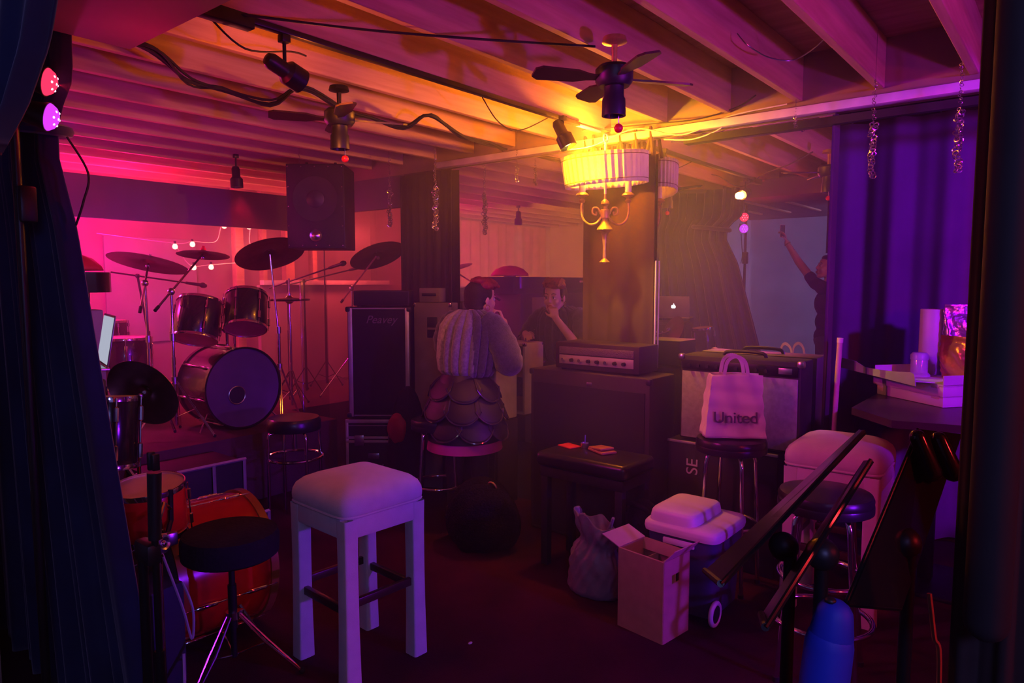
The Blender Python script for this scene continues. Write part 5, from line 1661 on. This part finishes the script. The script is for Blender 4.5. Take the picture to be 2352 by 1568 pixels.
def face_parts(t, body, Mh):
    for q in (-1, 1):
        e = MB().ell((0, 0, 0), 0.0125, 14, 10)
        o = MB()
        o.add(e.v, e.f, Mh @ Matrix.Translation((0.0825, q * 0.030, 0.004)))
        eye = o.build('eye', mat('eye_white', (0.75, 0.70, 0.68), 0.3), t)
        e = MB().ell((0, 0, 0), (0.004, 0.006, 0.006), 12, 8)
        o = MB()
        o.add(e.v, e.f, Mh @ Matrix.Translation((0.0925, q * 0.030, 0.003)))
        o.build('iris', mat('dark_iris', (0.02, 0.012, 0.01), 0.2), eye)
        o = MB()
        o.tube([Mh @ Vector((0.088, q * 0.014, 0.030)), Mh @ Vector((0.092, q * 0.030, 0.036)), Mh @ Vector((0.078, q * 0.050, 0.030))], [0.002, 0.0035, 0.0015], 6)
        o.build('eyebrow', hairdark, t)
        o = MB()
        o.tube([Mh @ Vector((0.0915, q * 0.016, 0.008)), Mh @ Vector((0.0955, q * 0.030, 0.0135)), Mh @ Vector((0.084, q * 0.046, 0.007))], [0.001, 0.0028, 0.001], 6)
        o.build('eyelashes', hairdark, t)
    o = MB()
    e = MB().ell((0, 0, 0), (0.008, 0.023, 0.0055), 14, 8)
    o.add(e.v, e.f, Mh @ Matrix.Translation((0.0985, 0, -0.0575)))
    e = MB().ell((0, 0, 0), (0.008, 0.019, 0.006), 14, 8)
    o.add(e.v, e.f, Mh @ Matrix.Translation((0.0965, 0, -0.0685)))
    o.build('lips', lipred, t)


# --- the woman at the mirror; local +X looks into the mirror
t = thing('person', 'woman with red-topped dark hair in a plush jacket and tiered black skirt applying lipstick', 'person', (3.395, 3.18, 0.0))
mb = MB()
Hc = Vector((0.165, -0.005, 1.490))
Mh = head(mb, Hc, (0.97, -0.22, -0.06))
mb.cap(Hc + Vector((-0.03, 0.0, -0.07)), (0.06, 0, 1.36), 0.048, 0.056)
mb.ell((0.0, 0, 0.92), (0.125, 0.165, 0.12)).ell((0.02, 0, 1.05), (0.10, 0.13, 0.12)).ell((0.05, 0, 1.22), (0.115, 0.150, 0.14))
mb.cap((0.06, -0.14, 1.345), (0.06, 0.14, 1.345), 0.055)
# right arm up to the mouth
Rs, Re, Rw = Vector((0.07, -0.18, 1.34)), Vector((0.17, -0.245, 1.105)), Vector((0.285, -0.105, 1.335))
mb.cap(Rs, Re, 0.048, 0.040).cap(Re, Rw, 0.040, 0.026)
hand(mb, Rw, (-0.12, 0.35, 0.9), (-0.5, 0.5, -0.2), (-0.3, 0.8, 0.0), 0.95, 0.95)
# left arm resting on the amplifier
Ls, Le, Lw = Vector((0.07, 0.18, 1.34)), Vector((0.19, 0.26, 1.12)), Vector((0.345, 0.14, 1.212))
mb.cap(Ls, Le, 0.048, 0.040).cap(Le, Lw, 0.040, 0.026)
hand(mb, Lw, (0.62, -0.65, 0.0), (0.0, 0.0, -1.0), (-0.5, -0.5, 0.0), 0.22, 0.95)
for s, kx, ax in ((-1, 0.05, 0.06), (1, 0.02, -0.02)):
    mb.cap((0.0, s * 0.085, 0.90), (kx, s * 0.09, 0.50), 0.085, 0.058)
    mb.cap((kx, s * 0.09, 0.50), (kx - 0.01 + (ax - kx) * .4, s * 0.092, 0.36), 0.056, 0.056).cap((kx - 0.01 + (ax - kx) * .4, s * 0.092, 0.36), (ax, s * 0.09, 0.09), 0.055, 0.036)
    mb.cap((ax - 0.02, s * 0.09, 0.045), (ax + 0.14, s * 0.10, 0.030), 0.034, 0.026)
body = solid_body('body', mb, 0.0055, skin, t, 4)
face_parts(t, body, Mh)
# hair: dark all round, red on top
hb = MB()
def HE(p, r, dst):
    e = MB().ell((0, 0, 0), r, 20, 14)
    dst.add(e.v, e.f, Mh @ Matrix.Translation(p))
HE((-0.038, 0, 0.030), (0.090, 0.090, 0.098), hb)
HE((-0.062, 0, -0.020), (0.062, 0.078, 0.070), hb)
HE((-0.010, 0.0, 0.085), (0.082, 0.076, 0.055), hb)
for q in (-1, 1):
    HE((0.010, q * 0.070, 0.040), (0.030, 0.018, 0.045), hb)
    HE((-0.050, q * 0.045, -0.065), (0.030, 0.035, 0.040), hb)
solid_body('hair', hb, 0.006, hairdark, t, 6)
rb = MB()
HE((0.018, -0.012, 0.118), (0.080, 0.070, 0.034), rb)
HE((0.058, -0.025, 0.098), (0.042, 0.056, 0.034), rb)
HE((0.000, -0.058, 0.090), (0.055, 0.034, 0.034), rb)
HE((-0.040, -0.020, 0.122), (0.050, 0.055, 0.028), rb)
rr = random.Random(4)
for i in range(34):
    a = rr.uniform(-0.07, 0.055)
    p0 = Vector((-0.075 + rr.uniform(0, .03), a * 0.75, 0.118 + rr.uniform(-.01, .016)))
    p1 = Vector((0.085 + rr.uniform(0, .022), a + rr.uniform(-.02, .01), 0.098 + rr.uniform(-.02, .022)))
    md = (p0 + p1) / 2 + Vector((0, 0, 0.034))
    rb.tube([Mh @ q for q in smooth_path([p0, md, p1], 5)], 0.006, 5)
solid_body('hair_top', rb, 0.0045, hairred, t, 3)
# jacket: padded ribs
def ribbed(rings, nrib, amp, pal):
    """rings: (centre, rx, ry)"""
    mb = MB()
    NU = nrib * 8
    def fn(u, v):
        q = v * (len(rings) - 1)
        i = min(len(rings) - 2, int(q))
        f = q - i
        f = f * f * (3 - 2 * f)
        c = Vector(rings[i][0]).lerp(Vector(rings[i + 1][0]), f)
        rx = rings[i][1] * (1 - f) + rings[i + 1][1] * f
        ry = rings[i][2] * (1 - f) + rings[i + 1][2] * f
        a = 2 * PI * u
        k = 1 + amp * (abs(math.sin(nrib * a / 2)) ** 0.7 - 0.6)
        return c + Vector((rx * k * math.cos(a), ry * k * math.sin(a), 0))
    mb.grid(fn, NU, 26, closed_u=True)
    return mb, NU
rings = [((0.025, 0, 0.985), 0.135, 0.175), ((0.025, 0, 1.02), 0.165, 0.200), ((0.03, 0, 1.10), 0.175, 0.215), ((0.04, 0, 1.22), 0.168, 0.222), ((0.05, 0, 1.32), 0.150, 0.220), ((0.06, 0, 1.385), 0.115, 0.175), ((0.065, 0, 1.425), 0.070, 0.085)]
jb, NU = ribbed(rings, 18, 0.15, None)
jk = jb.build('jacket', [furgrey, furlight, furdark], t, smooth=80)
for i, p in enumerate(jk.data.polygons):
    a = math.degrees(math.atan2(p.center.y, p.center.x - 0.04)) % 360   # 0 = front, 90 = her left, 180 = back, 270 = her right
    p.material_index = 1 if 95 < a < 150 else (0 if 150 <= a < 232 else 2)  # striped plush, with light from the left partly put into its tones
def sleeve(pts, rs, name):
    P_ = smooth_path(pts, 7)
    L = len(P_)
    rr_ = []
    for i in range(L):
        q = i / (L - 1) * (len(rs) - 1)
        k = min(len(rs) - 2, int(q))
        rr_.append((rs[k] + (rs[k + 1] - rs[k]) * (q - k)) * (1 + 0.035 * math.sin(i * 1.6)))
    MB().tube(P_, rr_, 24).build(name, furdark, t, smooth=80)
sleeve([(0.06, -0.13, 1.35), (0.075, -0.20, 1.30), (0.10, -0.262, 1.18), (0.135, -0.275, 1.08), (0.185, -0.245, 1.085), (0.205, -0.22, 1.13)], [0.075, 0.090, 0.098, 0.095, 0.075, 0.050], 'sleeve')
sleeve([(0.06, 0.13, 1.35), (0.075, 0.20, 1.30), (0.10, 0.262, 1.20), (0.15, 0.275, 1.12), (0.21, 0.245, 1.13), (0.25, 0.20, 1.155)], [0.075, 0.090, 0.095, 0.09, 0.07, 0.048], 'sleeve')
# tiered skirt of rounded panels with shiny rims
MB().lathe([(0.15, 1.0), (0.17, 0.96), (0.20, 0.86), (0.235, 0.70), (0.25, 0.56)], 40, cap=False).build('underskirt', skirtblack, t)
MB().lathe([(0.235, 0.60), (0.25, 0.53), (0.255, 0.495)], 40, cap=False).build('lining', magenta, t, label='magenta lining hem')
for tier, (zt_, zb_, r0, r1, n, ph) in enumerate([(0.985, 0.835, 0.165, 0.245, 7, 0.2), (0.885, 0.70, 0.215, 0.292, 8, 0.6), (0.76, 0.585, 0.245, 0.300, 8, 0.15)]):
    for k in range(n):
        a0 = 2 * PI * k / n + ph
        wd = 2 * PI / n * 1.18
        def petal(u, v, a0=a0, wd=wd, zt_=zt_, zb_=zb_, r0=r0, r1=r1):
            a = a0 + (u - 0.5) * wd
            edge = 1 - abs(2 * u - 1) ** 2.4
            zb = zb_ + 0.085 * (1 - edge)
            z = zt_ + (zb - zt_) * v
            r = r0 + (r1 - r0) * (v ** 0.75) + 0.022 * edge * math.sin(PI * v * 0.55)
            return (r * math.cos(a) * 0.84, r * math.sin(a), z)
        pn = MB().grid(petal, 16, 10).build('skirt_panel', skirtblack, t, smooth=80, solid=0.003)
        MB().tube([petal(i / 24, 1.0) for i in range(25)], 0.0062, 6).build('rim', skirtedge, pn)
for s, kx, ax in ((-1, 0.05, 0.06), (1, 0.02, -0.02)):
    sk = MB().tube([(0.04, s * 0.09, 0.60), (kx, s * 0.09, 0.50), (kx - 0.012 + (ax - kx) * .4, s * 0.092, 0.36), (kx + (ax - kx) * .75, s * 0.091, 0.20), (ax, s * 0.09, 0.085)], [0.074, 0.066, 0.063, 0.050, 0.042], 20).build('stocking', stocking, t)
    sh_ = MB()
    sh_.cap((ax - 0.03, s * 0.09, 0.05), (ax + 0.06, s * 0.095, 0.045), 0.042, 0.040, 14).cap((ax + 0.06, s * 0.095, 0.042), (ax + 0.155, s * 0.10, 0.034), 0.040, 0.030, 14).box((ax + 0.05, s * 0.095, 0.008), (0.22, 0.07, 0.014), 0.006)
    solid_body('shoe', sh_, 0.006, vinyl, t, 4)
ls = MB().cyl(Rw + Vector((-0.045, 0.055, 0.062)), Rw + Vector((-0.055, 0.115, 0.085)), 0.006, n=10)
lo = thing('lipstick', 'tiny dark lipstick held in the right hand of the woman', 'lipstick', (3.395, 3.18, 0.0))
ls.build('tube', blackgloss, lo)
MB().cyl(Rw + Vector((-0.055, 0.115, 0.085)), Rw + Vector((-0.057, 0.125, 0.089)), 0.005, n=10).build('tip', lipred, lo)
er = MB().ring((0, 0, 0), 0.018, 0.0022, n=16, k=6)
eo = MB()
eo.add(er.v, er.f, Mh @ Matrix.Translation((-0.004, -0.086, -0.056)) @ Matrix.Rotation(PI / 2, 4, 'X'))
eo.build('earring', gold, t)

# --- person in the room behind, seen only in the mirror with one arm raised
t = thing('person', 'person in black T-shirt raising a pale arm with a phone, seen in the mirror doorway', 'person', (-0.15, 2.15, 0.0))
mb = MB()
Mh2 = head(mb, Vector((0.02, 0.02, 1.76)), (0.6, 0.75, 0.25), s=1.06)
mb.cap((-0.01, 0.0, 1.68), (0.0, 0, 1.56), 0.055, 0.062)
mb.ell((0, 0, 1.02), (0.165, 0.125, 0.13)).ell((0, 0, 1.18), (0.15, 0.115, 0.13)).ell((0, 0, 1.38), (0.18, 0.13, 0.16)).cap((-0.17, 0, 1.53), (0.17, 0.03, 1.55), 0.065)
A0, A1, A2 = Vector((0.0, 0.15, 1.60)), Vector((-0.02, 0.34, 1.84)), Vector((0.0, 0.47, 2.06))
mb.cap((0.10, 0.03, 1.55), A0, 0.06, 0.055).cap(A0, A1, 0.052, 0.042).cap(A1, A2, 0.043, 0.028)
hand(mb, A2, (0.0, 0.2, 1.0), (0.2, 0.8, -0.2), (1, 0, 0), 0.5)
mb.cap((-0.17, 0, 1.53), (-0.24, 0.02, 1.24), 0.052, 0.042).cap((-0.24, 0.02, 1.24), (-0.20, 0.10, 0.98), 0.042, 0.028)
hand(mb, Vector((-0.20, 0.10, 0.97)), (0.1, 0.2, -1), (0.8, 0.3, 0), (0.2, 1, 0), 0.3)
for s in (-1, 1):
    mb.cap((s * 0.09, 0, 0.98), (s * 0.10, 0.01, 0.52), 0.092, 0.062).cap((s * 0.10, 0.01, 0.52), (s * 0.10, -0.01, 0.09), 0.062, 0.04).cap((s * 0.10, -0.02, 0.045), (s * 0.11, 0.16, 0.035), 0.038, 0.03)
solid_body('body', mb, 0.008, skin2, t, 4)
face_parts(t, None, Mh2)
hb = MB()
for p, r in [((-0.035, 0, 0.045), (0.092, 0.088, 0.098)), ((-0.06, 0, -0.01), (0.06, 0.075, 0.07)), ((0.0, 0, 0.095), (0.085, 0.07, 0.045))]:
    e = MB().ell((0, 0, 0), r, 18, 12)
    hb.add(e.v, e.f, Mh2 @ Matrix.Translation(p))
solid_body('hair', hb, 0.008, hairdark, t, 5)
sb = MB().ell((0, 0, 1.02), (0.18, 0.14, 0.13)).ell((0, 0, 1.18), (0.168, 0.132, 0.14)).ell((0, 0, 1.38), (0.195, 0.145, 0.165)).cap((-0.17, 0, 1.53), (0.16, 0.03, 1.55), 0.076).cap((0.10, 0.03, 1.55), A0, 0.072, 0.068).cap(A0, A0.lerp(A1, 0.30), 0.066, 0.062).cap((-0.17, 0, 1.53), (-0.21, 0.01, 1.38), 0.066, 0.06)
solid_body('shirt', sb, 0.009, blackcloth, t, 4)
tb = MB().ell((0, 0, 0.98), (0.18, 0.14, 0.12))
for s in (-1, 1):
    tb.cap((s * 0.09, 0, 0.98), (s * 0.10, 0.01, 0.52), 0.102, 0.074).cap((s * 0.10, 0.01, 0.52), (s * 0.10, -0.01, 0.09), 0.074, 0.06)
solid_body('trousers', tb, 0.010, mat('dark_denim', (0.03, 0.035, 0.06), 0.8), t, 4)
MB().ring(A2 - Vector((0, 0.01, 0.02)), 0.032, 0.006, n=20, k=8, M=zdir(A2 - A1)).build('bracelet', gold, t)
ph_ = thing('phone', 'white phone held up in the raised hand, seen in the mirror', 'phone', (-0.15, 2.15 + 0.50, 2.17), R(30))
MB().box((0, 0.03, 0.02), (0.072, 0.009, 0.145), 0.004).build('case', whiteplastic, ph_)
MB().box((0, 0.0255, 0.02), (0.064, 0.001, 0.130), 0.0).build('screen', blackgloss, ph_)
